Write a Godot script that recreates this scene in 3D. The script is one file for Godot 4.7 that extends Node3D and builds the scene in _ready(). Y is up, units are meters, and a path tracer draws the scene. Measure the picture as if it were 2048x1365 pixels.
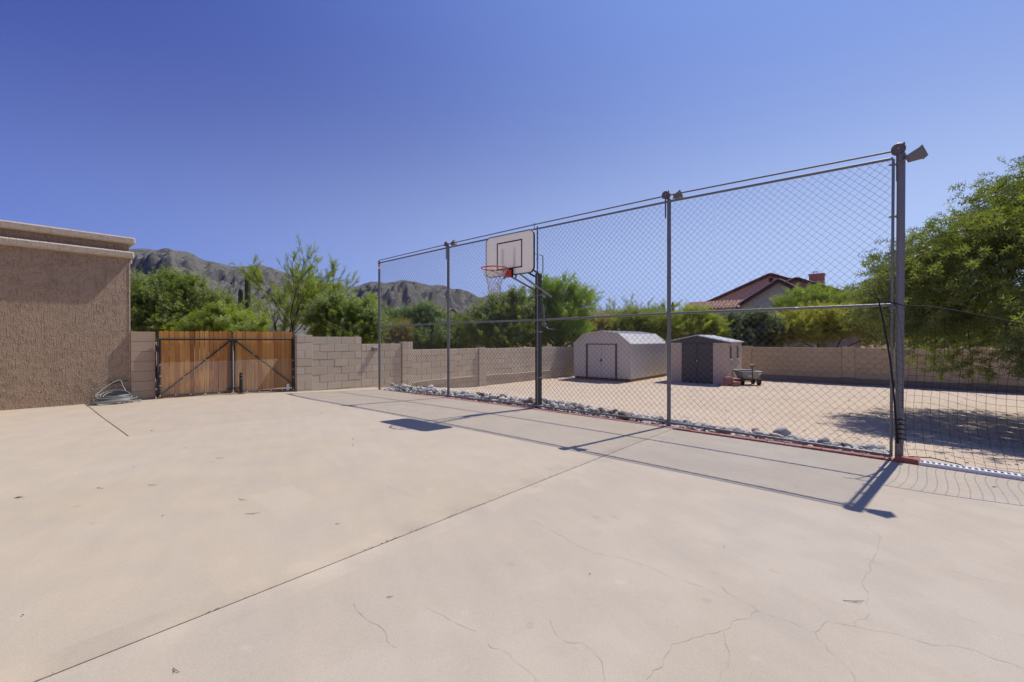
extends Node3D
# A walled back yard with a concrete court, a tall chain link backstop and a basketball hoop. x runs along the backstop, -z is the yard behind it.

const EYE := 1.28
const FZ := -6.743
const SUN := Vector3(0.095, 1.0, -0.668)
const LOBES := {
	"T1": [[-25.99,3.085,-4.304,1.044,1.16], [-25.334,3.363,-4.856,0.881,0.881], [-24.392,3.177,-5.646,0.928,0.881], [-24.923,2.204,-5.196,1.856,0.928], [-23.502,2.388,-6.389,0.974,0.742], [-26.255,1.972,-4.077,0.928,0.812], [-26.967,2.668,-3.482,1.044,1.392]],
	"T1b": [[-20.331,1.986,-5.786,0.731,0.528], [-19.584,1.722,-6.411,0.731,0.446], [-20.874,1.58,-5.328,1.015,0.446]],
	"T3": [[-16.989,1.985,-8.591,0.69,0.852], [-16.414,2.329,-9.075,0.731,0.731], [-15.745,1.984,-9.635,0.69,0.771], [-16.288,1.436,-9.177,1.258,0.568]],
	"T4": [[-22.237,2.114,-15.283,1.146,0.784], [-20.737,2.656,-16.545,0.784,0.603], [-21.314,2.325,-16.059,1.025,0.663], [-19.927,1.812,-17.221,1.146,0.724], [-18.772,1.63,-18.19,1.447,0.724], [-20.504,1.269,-16.735,2.714,0.663]],
	"T5a": [[-14.79,2.001,-15.006,0.925,0.779], [-13.952,2.537,-15.712,0.925,0.925], [-13.112,2.488,-16.417,0.877,0.974], [-13.95,1.465,-15.709,1.753,0.682]],
	"T5b": [[-13.251,3.565,-18.263,0.522,0.626], [-12.552,3.773,-18.851,0.626,0.574], [-11.752,3.225,-19.52,0.626,0.678], [-12.589,2.312,-18.813,1.252,0.939], [-11.948,1.373,-19.347,1.096,0.678], [-13.448,1.791,-18.09,1.044,0.887]],
	"T7": [[-11.596,1.721,-22.256,0.796,0.682], [-10.574,1.834,-23.114,1.08,0.739], [-9.486,1.976,-24.028,0.966,0.739], [-10.401,2.403,-23.262,0.625,0.455]],
	"T8": [[-8.569,1.787,-25.45,0.812,0.754], [-7.503,1.96,-26.345,0.812,0.638], [-8.103,2.279,-25.843,0.812,0.58], [-7.058,1.496,-26.717,0.464,0.464]],
	"T9": [[-6.385,1.796,-27.936,0.769,1.005], [-5.388,2.091,-28.774,0.828,0.828], [-4.595,1.618,-29.438,0.591,0.71], [-5.84,1.204,-28.391,1.479,0.473]],
	"T10": [[-4.351,3.703,-36.833,1.007,0.863], [-2.975,4.134,-37.99,1.366,0.719], [-1.597,3.702,-39.144,1.007,0.863], [-2.973,3.235,-37.987,2.157,0.719]],
	"T11": [[-3.802,1.795,-30.104,1.124,0.828], [-2.444,2.149,-31.246,1.242,0.828], [-1.085,2.296,-32.387,1.242,0.828], [0.274,2,-33.527,1.124,1.005]],
	"T13": [[1.849,2.042,-36.807,1.503,1.19], [3.648,2.041,-38.317,1.722,1.252], [5.566,2.197,-39.928,1.879,1.252]],
	"Tdry": [[-20.505,1.605,-14.124,0.473,0.417], [-20.143,1.716,-14.429,0.334,0.39]],
	"Tor": [[-11.637,1.963,-21.569,0.39,0.557], [-11.85,1.601,-21.389,0.334,0.39]],
}
const CRACKS := [
	[-0.622,-2.465,-0.582,-2.414,-0.485,-2.385,-0.426,-2.346,-0.363,-2.346,-0.295,-2.361,-0.227,-2.343,-0.198,-2.351,-0.189,-2.308,-0.162,-2.292,-0.151,-2.25,-0.106,-2.212,-0.084,-2.174,-0.066,-2.157,-0.05,-2.103],
	[-0.198,-2.351,-0.182,-2.411,-0.166,-2.478,-0.12,-2.5,-0.061,-2.524,0.003,-2.543,0.079,-2.583,0.136,-2.587,0.202,-2.593,0.26,-2.648,0.334,-2.673,0.381,-2.655,0.439,-2.666,0.466,-2.656],
	[-0.061,-2.524,-0.062,-2.58,-0.026,-2.628,-0.012,-2.721,-0.027,-2.792,-0.022,-2.924,-0.046,-3.001,-0.047,-3.042,-0.031,-3.165,-0.007,-3.233,-0.018,-3.318,0.014,-3.502,0.027,-3.713,0.04,-3.833,0.003,-3.914,-0.035,-3.964,-0.032,-4.021,-0.165,-4.085],
	[-0.426,-2.346,-0.442,-2.291,-0.438,-2.255,-0.499,-2.181,-0.494,-2.13,-0.517,-2.074,-0.578,-1.964],
	[-0.508,-2.068,-0.449,-1.923,-0.44,-1.861,-0.459,-1.822,-0.444,-1.752],
	[0.287,-3.526,0.333,-3.534,0.422,-3.536,0.495,-3.538,0.627,-3.577],
	[0.287,-2.984,0.358,-2.952,0.422,-2.943,0.521,-2.968],
	[-1.854,-2.441,-1.581,-2.375,-1.436,-2.333,-1.318,-2.312,-1.119,-2.375,-0.983,-2.386,-0.842,-2.359,-0.703,-2.378,-0.596,-2.353],
	[-4.309,-2.195,-4.025,-2.144,-3.78,-2.127,-3.416,-2.134,-3.111,-2.155,-2.862,-2.158,-2.679,-2.162,-2.467,-2.185,-2.356,-2.215],
	[-1.241,-1.325,-1.21,-1.309,-1.163,-1.33,-1.052,-1.314,-0.992,-1.306,-0.963,-1.29],
	[-1.132,-1.617,-1.064,-1.561,-0.996,-1.545,-0.943,-1.592,-0.886,-1.57,-0.833,-1.549,-0.77,-1.462],
	[-0.581,-1.967,-0.609,-1.907,-0.655,-1.836,-0.651,-1.74,-0.637,-1.685,-0.657,-1.641,-0.659,-1.573],
	[-1.644,-1.304,-1.555,-1.308,-1.448,-1.315,-1.331,-1.338],
	[-1.903,-1.089,-1.802,-1.068,-1.639,-1.078,-1.567,-1.048,-1.502,-1.048]
]
const DEBRIS := [["leaf",-5.025,-0.098,0.108], ["leaf",-7.484,-1.329,0.089], ["leaf",-5.067,-2.893,0.055], ["leaf",-4.771,-2.724,0.046], ["twig",-4.662,-0.833,0.091], ["twig",-3.752,-1.215,0.086], ["twig",-3.402,-1.165,0.097], ["twig",-2.796,-1.482,0.032], ["twig",-1.819,-1.234,0.032], ["twig",-0.074,-2.77,0.107], ["twig",-4.874,-0.534,0.082], ["leaf",-2.904,-0.066,0.026], ["leaf",-5.442,-0.831,0.039], ["leaf",-5.981,-1.367,0.036], ["twig",-5.226,-1.484,0.103], ["twig",-2.016,-0.428,0.045], ["leaf",-0.72,-2.934,0.02], ["leaf",-7.354,-3.608,0.038], ["leaf",-3.806,-0.734,0.024], ["leaf",-1.19,-2.082,0.02], ["leaf",0.874,-6.02,0.087]]
const SKYLINE := [-96.9179,0.1013,-89.8896,0.1306,-85.3749,0.1465,-81.5665,0.1586,-80.3930,0.1623,-79.5352,0.1608,-79.1375,0.1644,-78.6139,0.1674,-78.1246,0.1640,-76.9559,0.1638,-76.4011,0.1603,-76.0995,0.1553,-75.4443,0.1509,-74.1007,0.1476,-73.1806,0.1443,-72.2403,0.1439,-71.2798,0.1474,-70.2991,0.1519,-69.0465,0.1457,-66.1811,0.1318,-63.4469,0.1220,-60.5940,0.1169,-59.7159,0.1175,-58.8276,0.1247,-58.1102,0.1286,-57.2056,0.1292,-56.4145,0.1264,-55.1844,0.1305,-54.5637,0.1343,-53.8146,0.1347,-52.6821,0.1319,-51.4119,0.1269,-50.6442,0.1238,-49.8078,0.1264,-48.8378,0.1244,-47.9932,0.1178,-46.8830,0.1170,-45.5705,0.1103,-44.5824,0.1001,-43.9218,0.0990,-42.9288,0.1061,-41.6024,0.1096,-40.6064,0.1120,-39.2782,0.1038,-36.2945,0.0921,-33.6584,0.0836,-29.7574,0.0725,-27.2067,0.0650,-22.2646,0.0569,-16.4549,0.0568,-11.1161,0.0583,-6.2756,0.0765,-3.6086,0.0890,-2.4229,0.0931,-1.5980,0.0912,-1.0715,0.0878,-0.3558,0.0896,1.5951,0.0826,5.4327,0.0645,9.8818,0.0517,17.9098,0.0333]

var M := {}
var rng := RandomNumberGenerator.new()
var cache := {}
var taken := {}

# ---------------------------------------------------------------- mesh builder
class MB:
	var v := PackedVector3Array()
	var n := PackedVector3Array()
	var uv := PackedVector2Array()
	var uv2 := PackedVector2Array()
	var c := PackedColorArray()
	var ix := PackedInt32Array()
	var col := Color.WHITE
	var colored := false

	func poly(p: Array, centre: Vector3) -> void:
		var nn: Vector3 = (p[1] - p[0]).cross(p[2] - p[0]).normalized()
		var mid := Vector3.ZERO
		for q in p:
			mid += q
		mid /= p.size()
		var rev := nn.dot(mid - centre) < 0.0
		if rev:
			nn = -nn
		var b := v.size()
		for q in p:
			v.append(q); n.append(nn); c.append(col)
			uv.append(Vector2(q.x + q.z, q.y)); uv2.append(Vector2(q.x, q.z))
		for k in range(1, p.size() - 1):
			if rev:
				ix.append_array([b, b + k, b + k + 1])
			else:
				ix.append_array([b, b + k + 1, b + k])

	func box(m: Vector3, s: Vector3, bev := 0.0, t := Basis.IDENTITY) -> MB:
		var h := s * 0.5
		var i := Vector3(h.x - bev, h.y - bev, h.z - bev)
		var P := func(x, y, z): return m + t * Vector3(x, y, z)
		for a in 3:
			for sg in [-1.0, 1.0]:
				var q := []
				for k in [[-1, -1], [1, -1], [1, 1], [-1, 1]]:
					var w := Vector3.ZERO
					w[a] = sg * h[a]
					w[(a + 1) % 3] = k[0] * i[(a + 1) % 3]
					w[(a + 2) % 3] = k[1] * i[(a + 2) % 3]
					q.append(m + t * w)
				poly(q, m)
		if bev > 0.0:
			for a in 3:
				var b := (a + 1) % 3
				var d := (a + 2) % 3
				for s1 in [-1.0, 1.0]:
					for s2 in [-1.0, 1.0]:
						var w0 := Vector3.ZERO
						w0[b] = s1 * h[b]; w0[d] = s2 * i[d]
						var w1 := Vector3.ZERO
						w1[b] = s1 * i[b]; w1[d] = s2 * h[d]
						var e := Vector3.ZERO
						e[a] = i[a]
						poly([m + t * (w0 - e), m + t * (w0 + e), m + t * (w1 + e), m + t * (w1 - e)], m)
			for sx in [-1.0, 1.0]:
				for sy in [-1.0, 1.0]:
					for sz in [-1.0, 1.0]:
						poly([P.call(sx * h.x, sy * i.y, sz * i.z), P.call(sx * i.x, sy * h.y, sz * i.z), P.call(sx * i.x, sy * i.y, sz * h.z)], m)
		return self

	func tube(p: Array, r, sides := 6, closed := false, caps := true) -> MB:
		var cnt := p.size()
		var b := v.size()
		var last := Vector3.UP
		for k in cnt:
			var pa: Vector3 = p[(k - 1 + cnt) % cnt] if (closed or k > 0) else p[k]
			var pb: Vector3 = p[(k + 1) % cnt] if (closed or k < cnt - 1) else p[k]
			var d := (pb - pa).normalized()
			if d.length_squared() < 0.5:
				d = last
			last = d
			var up := Vector3.UP if absf(d.y) < 0.9 else Vector3.RIGHT
			var sx := d.cross(up).normalized()
			var sy := sx.cross(d)
			var rad: float = r[k] if r is Array else r
			for s in sides:
				var a := TAU * (s + 0.5) / sides
				var o := sx * cos(a) + sy * sin(a)
				v.append(p[k] + o * rad); n.append(o); c.append(col)
				uv.append(Vector2(float(s) / sides, k)); uv2.append(Vector2.ZERO)
		for k in (cnt if closed else cnt - 1):
			var k2 := (k + 1) % cnt
			for s in sides:
				var s2 := (s + 1) % sides
				var i0 := b + k * sides + s
				var i1 := b + k * sides + s2
				var j0 := b + k2 * sides + s
				var j1 := b + k2 * sides + s2
				ix.append_array([i0, i1, j1, i0, j1, j0])
		if caps and not closed:
			var q0 := []
			var q1 := []
			for s in sides:
				q0.append(v[b + s]); q1.append(v[b + (cnt - 1) * sides + s])
			poly(q0, p[1]); poly(q1, p[cnt - 2])
		return self

	func rod(a: Vector3, b: Vector3, r := 0.02, sides := 8) -> MB:
		return tube([a, b], r, sides)

	# outline in the xy plane of t, pushed out from z0 to z1
	func prism(o: PackedVector2Array, z0: float, z1: float, t := Transform3D.IDENTITY) -> MB:
		var tri := Geometry2D.triangulate_polygon(o)
		var inside := Vector3.ZERO
		for q in o:
			inside += Vector3(q.x, q.y, 0)
		inside /= o.size()
		for z in [z0, z1]:
			var away: Vector3 = t * Vector3(inside.x, inside.y, (z0 + z1) * 0.5)
			for k in range(0, tri.size(), 3):
				var pp := []
				for j in 3:
					pp.append(t * Vector3(o[tri[k + j]].x, o[tri[k + j]].y, z))
				var mid: Vector3 = (pp[0] + pp[1] + pp[2]) / 3.0
				poly(pp, mid - (t.basis * Vector3(0, 0, z - (z0 + z1) * 0.5)))
				away = away
		var area := 0.0
		for k in o.size():
			area += o[k].cross(o[(k + 1) % o.size()])
		for k in o.size():
			var a := o[k]
			var b := o[(k + 1) % o.size()]
			var out2 := Vector2(b.y - a.y, a.x - b.x) * signf(area)
			var m2 := (a + b) * 0.5 - out2.normalized() * 0.01
			poly([t * Vector3(a.x, a.y, z0), t * Vector3(b.x, b.y, z0), t * Vector3(b.x, b.y, z1), t * Vector3(a.x, a.y, z1)], t * Vector3(m2.x, m2.y, (z0 + z1) * 0.5))
		return self

	# smooth sheet; f(i, j) gives a point, faces point towards the side of "up"
	func sheet(nu: int, nv: int, f: Callable, up := Vector3.UP, colour = null) -> MB:
		var b := v.size()
		var g := []
		for j in nv + 1:
			for i in nu + 1:
				g.append(f.call(i, j))
		for j in nv + 1:
			for i in nu + 1:
				var iu: Vector3 = g[j * (nu + 1) + mini(i + 1, nu)] - g[j * (nu + 1) + maxi(i - 1, 0)]
				var iv: Vector3 = g[mini(j + 1, nv) * (nu + 1) + i] - g[maxi(j - 1, 0) * (nu + 1) + i]
				var nn := iu.cross(iv).normalized()
				if nn.dot(up) < 0:
					nn = -nn
				var q: Vector3 = g[j * (nu + 1) + i]
				v.append(q); n.append(nn); uv.append(Vector2(q.x, q.z)); uv2.append(Vector2(q.x, q.z))
				c.append(colour.call(q, nn) if colour != null else col)
		for j in nv:
			for i in nu:
				var a := b + j * (nu + 1) + i
				var q4 := [a, a + 1, a + nu + 2, a + nu + 1]
				var fn := (v[q4[1]] - v[q4[0]]).cross(v[q4[2]] - v[q4[0]])
				if fn.dot(up) < 0:
					ix.append_array([q4[0], q4[1], q4[2], q4[0], q4[2], q4[3]])
				else:
					ix.append_array([q4[0], q4[2], q4[1], q4[0], q4[3], q4[2]])
		return self

	func mesh() -> ArrayMesh:
		var a := []
		a.resize(Mesh.ARRAY_MAX)
		a[Mesh.ARRAY_VERTEX] = v; a[Mesh.ARRAY_NORMAL] = n; a[Mesh.ARRAY_TEX_UV] = uv; a[Mesh.ARRAY_TEX_UV2] = uv2
		if colored:
			a[Mesh.ARRAY_COLOR] = c
		a[Mesh.ARRAY_INDEX] = ix
		var m := ArrayMesh.new()
		m.add_surface_from_arrays(Mesh.PRIMITIVE_TRIANGLES, a)
		return m

# ---------------------------------------------------------------- nodes
func numbered(called: String) -> String:
	var k: int = taken.get(called, 0)
	taken[called] = k + 1
	return called if k == 0 else "%s_%03d" % [called, k]

func put(called: String, m: Mesh, mat: Material, parent: Node, x := Transform3D.IDENTITY) -> MeshInstance3D:
	var o := MeshInstance3D.new()
	o.name = numbered(called) if parent == self else called
	o.mesh = m
	o.set_surface_override_material(0, mat)
	o.transform = x
	parent.add_child(o, true)
	return o

func obj(called: String, b: MB, mat: Material, parent: Node = null, x := Transform3D.IDENTITY) -> MeshInstance3D:
	return put(called, b.mesh(), mat, parent if parent else self, x)

func thing(called: String, label: String, category: String, at := Vector3.ZERO, group := "") -> Node3D:
	var o := Node3D.new()
	o.name = numbered(called)
	add_child(o, true)
	o.position = at
	return tag(o, label, category, group)

func tag(o: Node3D, label: String, category: String, group := "") -> Node3D:
	o.set_meta("label", label); o.set_meta("category", category)
	if group != "":
		o.set_meta("group", group)
	return o

func structure(called: String, b: MB, mat: Material) -> MeshInstance3D:
	var o := obj(called, b, mat)
	o.set_meta("kind", "structure")
	return o

func P2(a: Array) -> PackedVector2Array:
	var r := PackedVector2Array()
	for k in range(0, a.size(), 2):
		r.append(Vector2(a[k], a[k + 1]))
	return r

# ---------------------------------------------------------------- textures and materials
func noise(sd: int, freq: float, oct := 4, kind := FastNoiseLite.TYPE_SIMPLEX_SMOOTH) -> FastNoiseLite:
	var f := FastNoiseLite.new()
	f.seed = sd; f.frequency = freq; f.fractal_octaves = oct; f.noise_type = kind
	f.fractal_type = FastNoiseLite.FRACTAL_FBM if oct > 1 else FastNoiseLite.FRACTAL_NONE
	return f

func lin(r: float, g: float, b: float) -> Color:
	return Color(r, g, b).linear_to_srgb()

# colour tile running through "stops" (linear colours) by the value of a seamless noise
func ramp_tex(f: FastNoiseLite, size: int, stops: Array) -> ImageTexture:
	var d := f.get_seamless_image(size, size).get_data()
	var lut := []
	for k in 256:
		var t := k / 255.0 * (stops.size() - 1)
		var i := mini(int(t), stops.size() - 2)
		var cc: Color = stops[i].lerp(stops[i + 1], t - i).linear_to_srgb()
		lut.append([int(clampf(cc.r, 0, 1) * 255), int(clampf(cc.g, 0, 1) * 255), int(clampf(cc.b, 0, 1) * 255)])
	var o := PackedByteArray()
	o.resize(size * size * 3)
	for k in size * size:
		var l: Array = lut[d[k]]
		o[k * 3] = l[0]; o[k * 3 + 1] = l[1]; o[k * 3 + 2] = l[2]
	return ImageTexture.create_from_image(Image.create_from_data(size, size, false, Image.FORMAT_RGB8, o))

func height_tex(f: FastNoiseLite, size: int) -> ImageTexture:
	return ImageTexture.create_from_image(f.get_seamless_image(size, size))

func mat(c: Color, rough := 0.8, metal := 0.0) -> StandardMaterial3D:
	var m := StandardMaterial3D.new()
	m.albedo_color = c; m.roughness = rough; m.metallic = metal
	return m

# world triplanar, tile = size of one repeat in metres (a number, or a vector for a stretched grain)
func tri(m: StandardMaterial3D, tile, tex: Texture2D = null, relief: Texture2D = null, cm := 0.0) -> StandardMaterial3D:
	m.uv1_triplanar = true; m.uv1_world_triplanar = true
	m.uv1_scale = Vector3(1.0 / tile.x, 1.0 / tile.y, 1.0 / tile.z) if tile is Vector3 else Vector3.ONE / tile
	if tex:
		m.albedo_texture = tex
	if relief:
		m.heightmap_enabled = true; m.heightmap_texture = relief; m.heightmap_scale = cm
	return m

func tone(m: StandardMaterial3D, k: Color) -> StandardMaterial3D:
	var o: StandardMaterial3D = m.duplicate()
	o.albedo_color = k
	return o

# height of the concrete court, which falls gently to the drain side
func gy(x: float, z: float) -> float:
	x = clampf(x, -12.5, 4.0); z = clampf(z, -7.5, 4.0)
	var rise := 0.055 * smoothstep(-9.3, -11.2, x) * exp(-pow((z + 2.9) / 2.2, 2.0))
	return rise - 0.02105 * x + 0.01441 * z - 0.001476 * x * x - 0.000217 * z * z - 0.000773 * x * z

func yard_y(x: float, z: float) -> float:
	var e := gy(x, FZ) - 0.03
	return lerpf(e, -0.47, smoothstep(-6.9, -11.5, z)) - 0.004 * maxf(0.0, -z - 11.5)

func make_materials() -> void:
	var W := Color.WHITE
	var fine := noise(3, 0.09, 3)
	var grain := ramp_tex(noise(5, 0.16, 4), 512, [Color(0.62, 0.62, 0.62), Color(0.92, 0.92, 0.92), Color(1, 1, 1), Color(1, 1, 1)])
	var grain_h := height_tex(noise(6, 0.2, 3), 512)
	M.grain = grain
	# block walls
	var blk := ramp_tex(noise(11, 0.05, 5), 512, [Color(0.72, 0.7, 0.68), Color(0.95, 0.95, 0.95), Color(1, 1, 1)])
	M.block = []
	for k in [[0.60, 0.51, 0.37], [0.57, 0.48, 0.345], [0.62, 0.53, 0.395], [0.565, 0.485, 0.36]]:
		M.block.append(tri(mat(lin(k[0], k[1], k[2]), 0.93), 0.7, blk, grain_h, 0.25))
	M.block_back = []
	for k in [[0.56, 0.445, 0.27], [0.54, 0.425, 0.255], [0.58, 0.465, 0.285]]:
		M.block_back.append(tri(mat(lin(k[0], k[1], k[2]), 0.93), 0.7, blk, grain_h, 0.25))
	M.block_stub = tri(mat(lin(0.48, 0.36, 0.245), 0.93), 0.7, blk, grain_h, 0.3)
	M.mortar = tri(mat(lin(0.36, 0.29, 0.23), 0.95), 0.5, blk)
	M.footing = tri(mat(lin(0.27, 0.23, 0.165), 0.95), 0.6, blk, grain_h, 0.4)
	M.ledge = tri(mat(lin(0.55, 0.48, 0.4), 0.9), 0.6, blk)
	# stucco: trowel marks and vertical drags
	var sz := 640
	var nA := noise(21, 1.0, 3)
	var nB := noise(22, 1.0, 2)
	var nC := noise(23, 1.0, 2)
	var nD := noise(24, 1.0, 1)
	var hb := PackedByteArray()
	hb.resize(sz * sz)
	for y in sz:
		for x in sz:
			var X := x / float(sz) * 3.0
			var Y := y / float(sz) * 3.0
			var w := nD.get_noise_2d(X * 3.0, Y * 3.0)
			var lump := nA.get_noise_2d(X * 38.0 + w, Y * 27.0)
			var drag := nB.get_noise_2d(X * 34.0, Y * 5.5 + w)
			var pit := nC.get_noise_2d(X * 70.0, Y * 60.0)
			var wide := nD.get_noise_2d(X * 9.0 + 50.0, Y * 7.0)
			var h := 0.45 + lump * 0.34 + maxf(0.0, drag - 0.1) * (0.75 + wide) + pit * 0.22 + wide * 0.12
			hb[y * sz + x] = int(clampf(h, 0, 1) * 255)
	var stucco_h := ImageTexture.create_from_image(Image.create_from_data(sz, sz, false, Image.FORMAT_L8, hb))
	var stain := ramp_tex(noise(25, 0.012, 5), 512, [Color(0.8, 0.78, 0.77), Color(1, 1, 1), Color(0.95, 0.93, 0.92)])
	M.stucco = tri(mat(lin(0.44, 0.32, 0.212), 0.95), 3.0, stain, stucco_h, 4.2)
	M.stucco_trim = tri(mat(lin(0.56, 0.46, 0.345), 0.95), 1.6, stain, stucco_h, 2.0)
	M.stucco_far = tri(mat(lin(0.72, 0.70, 0.50), 0.95), 3.0, stain)
	M.stucco_pink = tri(mat(lin(0.62, 0.47, 0.37), 0.95), 3.0, stain)
	# concrete joints, cracks, sand
	M.dirt = tri(mat(lin(0.13, 0.1, 0.07), 1.0), 0.4, grain)
	M.crack = mat(lin(0.315, 0.265, 0.205), 1.0)
	var sand := ramp_tex(noise(31, 0.035, 6), 1024, [Color(0.33, 0.255, 0.175), Color(0.455, 0.36, 0.26), Color(0.495, 0.395, 0.29), Color(0.56, 0.46, 0.35)])
	M.sand = tri(mat(W, 1.0), 3.7, sand, height_tex(noise(32, 0.09, 5), 512), 1.0)
	M.sand.vertex_color_use_as_albedo = true
	M.desert = tri(mat(lin(0.42, 0.33, 0.23), 1.0), 9.0, sand)
	# wood
	var wsz := 512
	var wb := PackedByteArray()
	wb.resize(wsz * wsz * 3)
	var n1 := noise(41, 1.0, 3)
	var n2 := noise(42, 1.0, 2)
	for y in wsz:
		for x in wsz:
			var X := x / float(wsz) * 1.0
			var Y := y / float(wsz) * 2.0
			var warp := n2.get_noise_2d(X * 6.0, Y * 2.0)
			var g := n1.get_noise_2d(X * 90.0 + warp * 8.0, Y * 2.2) * 0.5 + 0.5
			var big := n2.get_noise_2d(X * 11.0 + 7.0, Y * 1.1) * 0.5 + 0.5
			var k := clampf(0.25 + 0.5 * g + 0.5 * (big - 0.4), 0.0, 1.0)
			var cc := Color(0.52, 0.45, 0.38).lerp(Color(1, 1, 1), k).linear_to_srgb()
			var at := (y * wsz + x) * 3
			wb[at] = int(cc.r * 255); wb[at + 1] = int(cc.g * 255); wb[at + 2] = int(cc.b * 255)
	var wood := ImageTexture.create_from_image(Image.create_from_data(wsz, wsz, false, Image.FORMAT_RGB8, wb))
	M.board = []
	for k in [[0.62, 0.28, 0.05], [0.54, 0.23, 0.038], [0.68, 0.325, 0.062], [0.48, 0.20, 0.034], [0.60, 0.31, 0.075], [0.37, 0.155, 0.03], [0.70, 0.37, 0.095]]:
		M.board.append(tri(mat(lin(k[0], k[1], k[2]), 0.62), Vector3(1.0, 2.0, 1.0), wood))
	M.lumber = tri(mat(lin(0.3, 0.15, 0.06), 0.8), Vector3(1, 2, 1), wood)
	M.bark = tri(mat(lin(0.13, 0.105, 0.08), 0.95), 0.3, grain)
	M.bark_pale = tri(mat(lin(0.30, 0.27, 0.22), 0.95), 0.3, grain)
	M.bark_green = tri(mat(lin(0.15, 0.17, 0.06), 0.9), 0.3, grain)
	# metals, plastics
	var galv := ramp_tex(noise(51, 0.07, 4), 256, [Color(0.55, 0.56, 0.58), Color(1, 1, 1)])
	M.pipe = tri(mat(lin(0.27, 0.272, 0.278), 0.5, 0.25), 0.35, galv)
	M.wire = mat(lin(0.17, 0.165, 0.16), 0.4, 0.4)
	M.conduit = tri(mat(lin(0.22, 0.18, 0.155), 0.6, 0.2), 0.3, galv)
	M.black_steel = tri(mat(lin(0.018, 0.018, 0.02), 0.42, 0.0), 0.3, galv)
	M.bolt = mat(lin(0.75, 0.75, 0.76), 0.3, 0.8)
	M.screen = mat(lin(0.62, 0.60, 0.56), 0.35, 0.6)
	M.red = mat(lin(0.55, 0.06, 0.03), 0.4)
	M.cord = mat(lin(0.72, 0.66, 0.58), 0.9)
	M.net = mat(lin(0.012, 0.012, 0.014), 0.85)
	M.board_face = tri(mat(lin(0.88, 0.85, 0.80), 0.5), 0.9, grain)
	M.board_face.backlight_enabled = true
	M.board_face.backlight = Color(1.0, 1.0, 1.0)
	M.hose = mat(lin(0.17, 0.18, 0.165), 0.45)
	M.rubber = mat(lin(0.02, 0.02, 0.02), 0.9)
	M.brick_red = []
	for k in [[0.44, 0.19, 0.155], [0.40, 0.155, 0.125], [0.48, 0.24, 0.20]]:
		M.brick_red.append(tri(mat(lin(k[0], k[1], k[2]), 0.95), 0.5, blk, grain_h, 0.3))
	M.white_plastic = tri(mat(lin(0.78, 0.79, 0.80), 0.45), 0.5, grain)
	M.dark = mat(lin(0.02, 0.022, 0.025), 0.9)
	M.shed_metal = tri(mat(lin(0.62, 0.60, 0.53), 0.34, 0.1), 0.8, stain)
	M.shed_roof = tri(mat(lin(0.72, 0.69, 0.63), 0.45, 0.0), 0.8, stain)
	M.shed_trim = mat(lin(0.14, 0.09, 0.06), 0.7)
	M.resin = tri(mat(lin(0.60, 0.49, 0.38), 0.55), 0.8, stain)
	M.resin_dark = tri(mat(lin(0.075, 0.075, 0.078), 0.55), 0.8, stain)
	M.resin_roof = tri(mat(lin(0.50, 0.50, 0.50), 0.35), 0.8, stain)
	M.pane = mat(lin(0.06, 0.07, 0.06), 0.12)
	M.tub = mat(lin(0.31, 0.305, 0.27), 0.5)
	M.lamp_body = tri(mat(lin(0.30, 0.285, 0.25), 0.6, 0.1), 0.2, galv)
	M.lamp_glass = mat(lin(0.35, 0.33, 0.26), 0.15)
	M.tile_roof = []
	for k in [[0.42, 0.22, 0.16], [0.37, 0.19, 0.14], [0.46, 0.26, 0.19]]:
		M.tile_roof.append(tri(mat(lin(k[0], k[1], k[2]), 0.85), 2.0, stain))
	M.fascia = mat(lin(0.10, 0.06, 0.045), 0.8)
	M.chimney = tri(mat(lin(0.46, 0.25, 0.17), 0.95), 1.5, stain)
	# rocks
	var rk := ramp_tex(noise(61, 0.04, 5), 256, [Color(0.55, 0.55, 0.55), Color(0.9, 0.9, 0.9), Color(1, 1, 1)])
	M.rock = []
	for k in [[0.46, 0.46, 0.45], [0.60, 0.58, 0.54], [0.33, 0.33, 0.33], [0.58, 0.52, 0.44], [0.36, 0.24, 0.19], [0.21, 0.145, 0.125]]:
		M.rock.append(tri(mat(lin(k[0], k[1], k[2]), 0.9), 0.25, rk, grain_h, 0.3))
	# leaves: colour comes with each copy
	M.leaf = mat(W, 0.55)
	M.leaf.vertex_color_use_as_albedo = true
	M.leaf.backlight_enabled = true
	M.leaf.backlight = Color(0.95, 1.0, 0.55)
	M.cactus = tri(mat(lin(0.10, 0.125, 0.05), 0.85), 0.3, grain)
	var scrub := ramp_tex(noise(71, 0.05, 5, FastNoiseLite.TYPE_CELLULAR), 512, [Color(0.28, 0.29, 0.26), Color(0.6, 0.61, 0.56), Color(1.0, 1.0, 0.97), Color(1.1, 1.08, 1.02)])
	M.mountain = tri(mat(W, 1.0), 190.0, scrub)
	M.mountain.vertex_color_use_as_albedo = true
	M.dry_leaf = mat(lin(0.19, 0.14, 0.09), 0.9)
	M.twig = mat(lin(0.17, 0.13, 0.09), 0.9)
	M.concrete = concrete()

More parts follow.
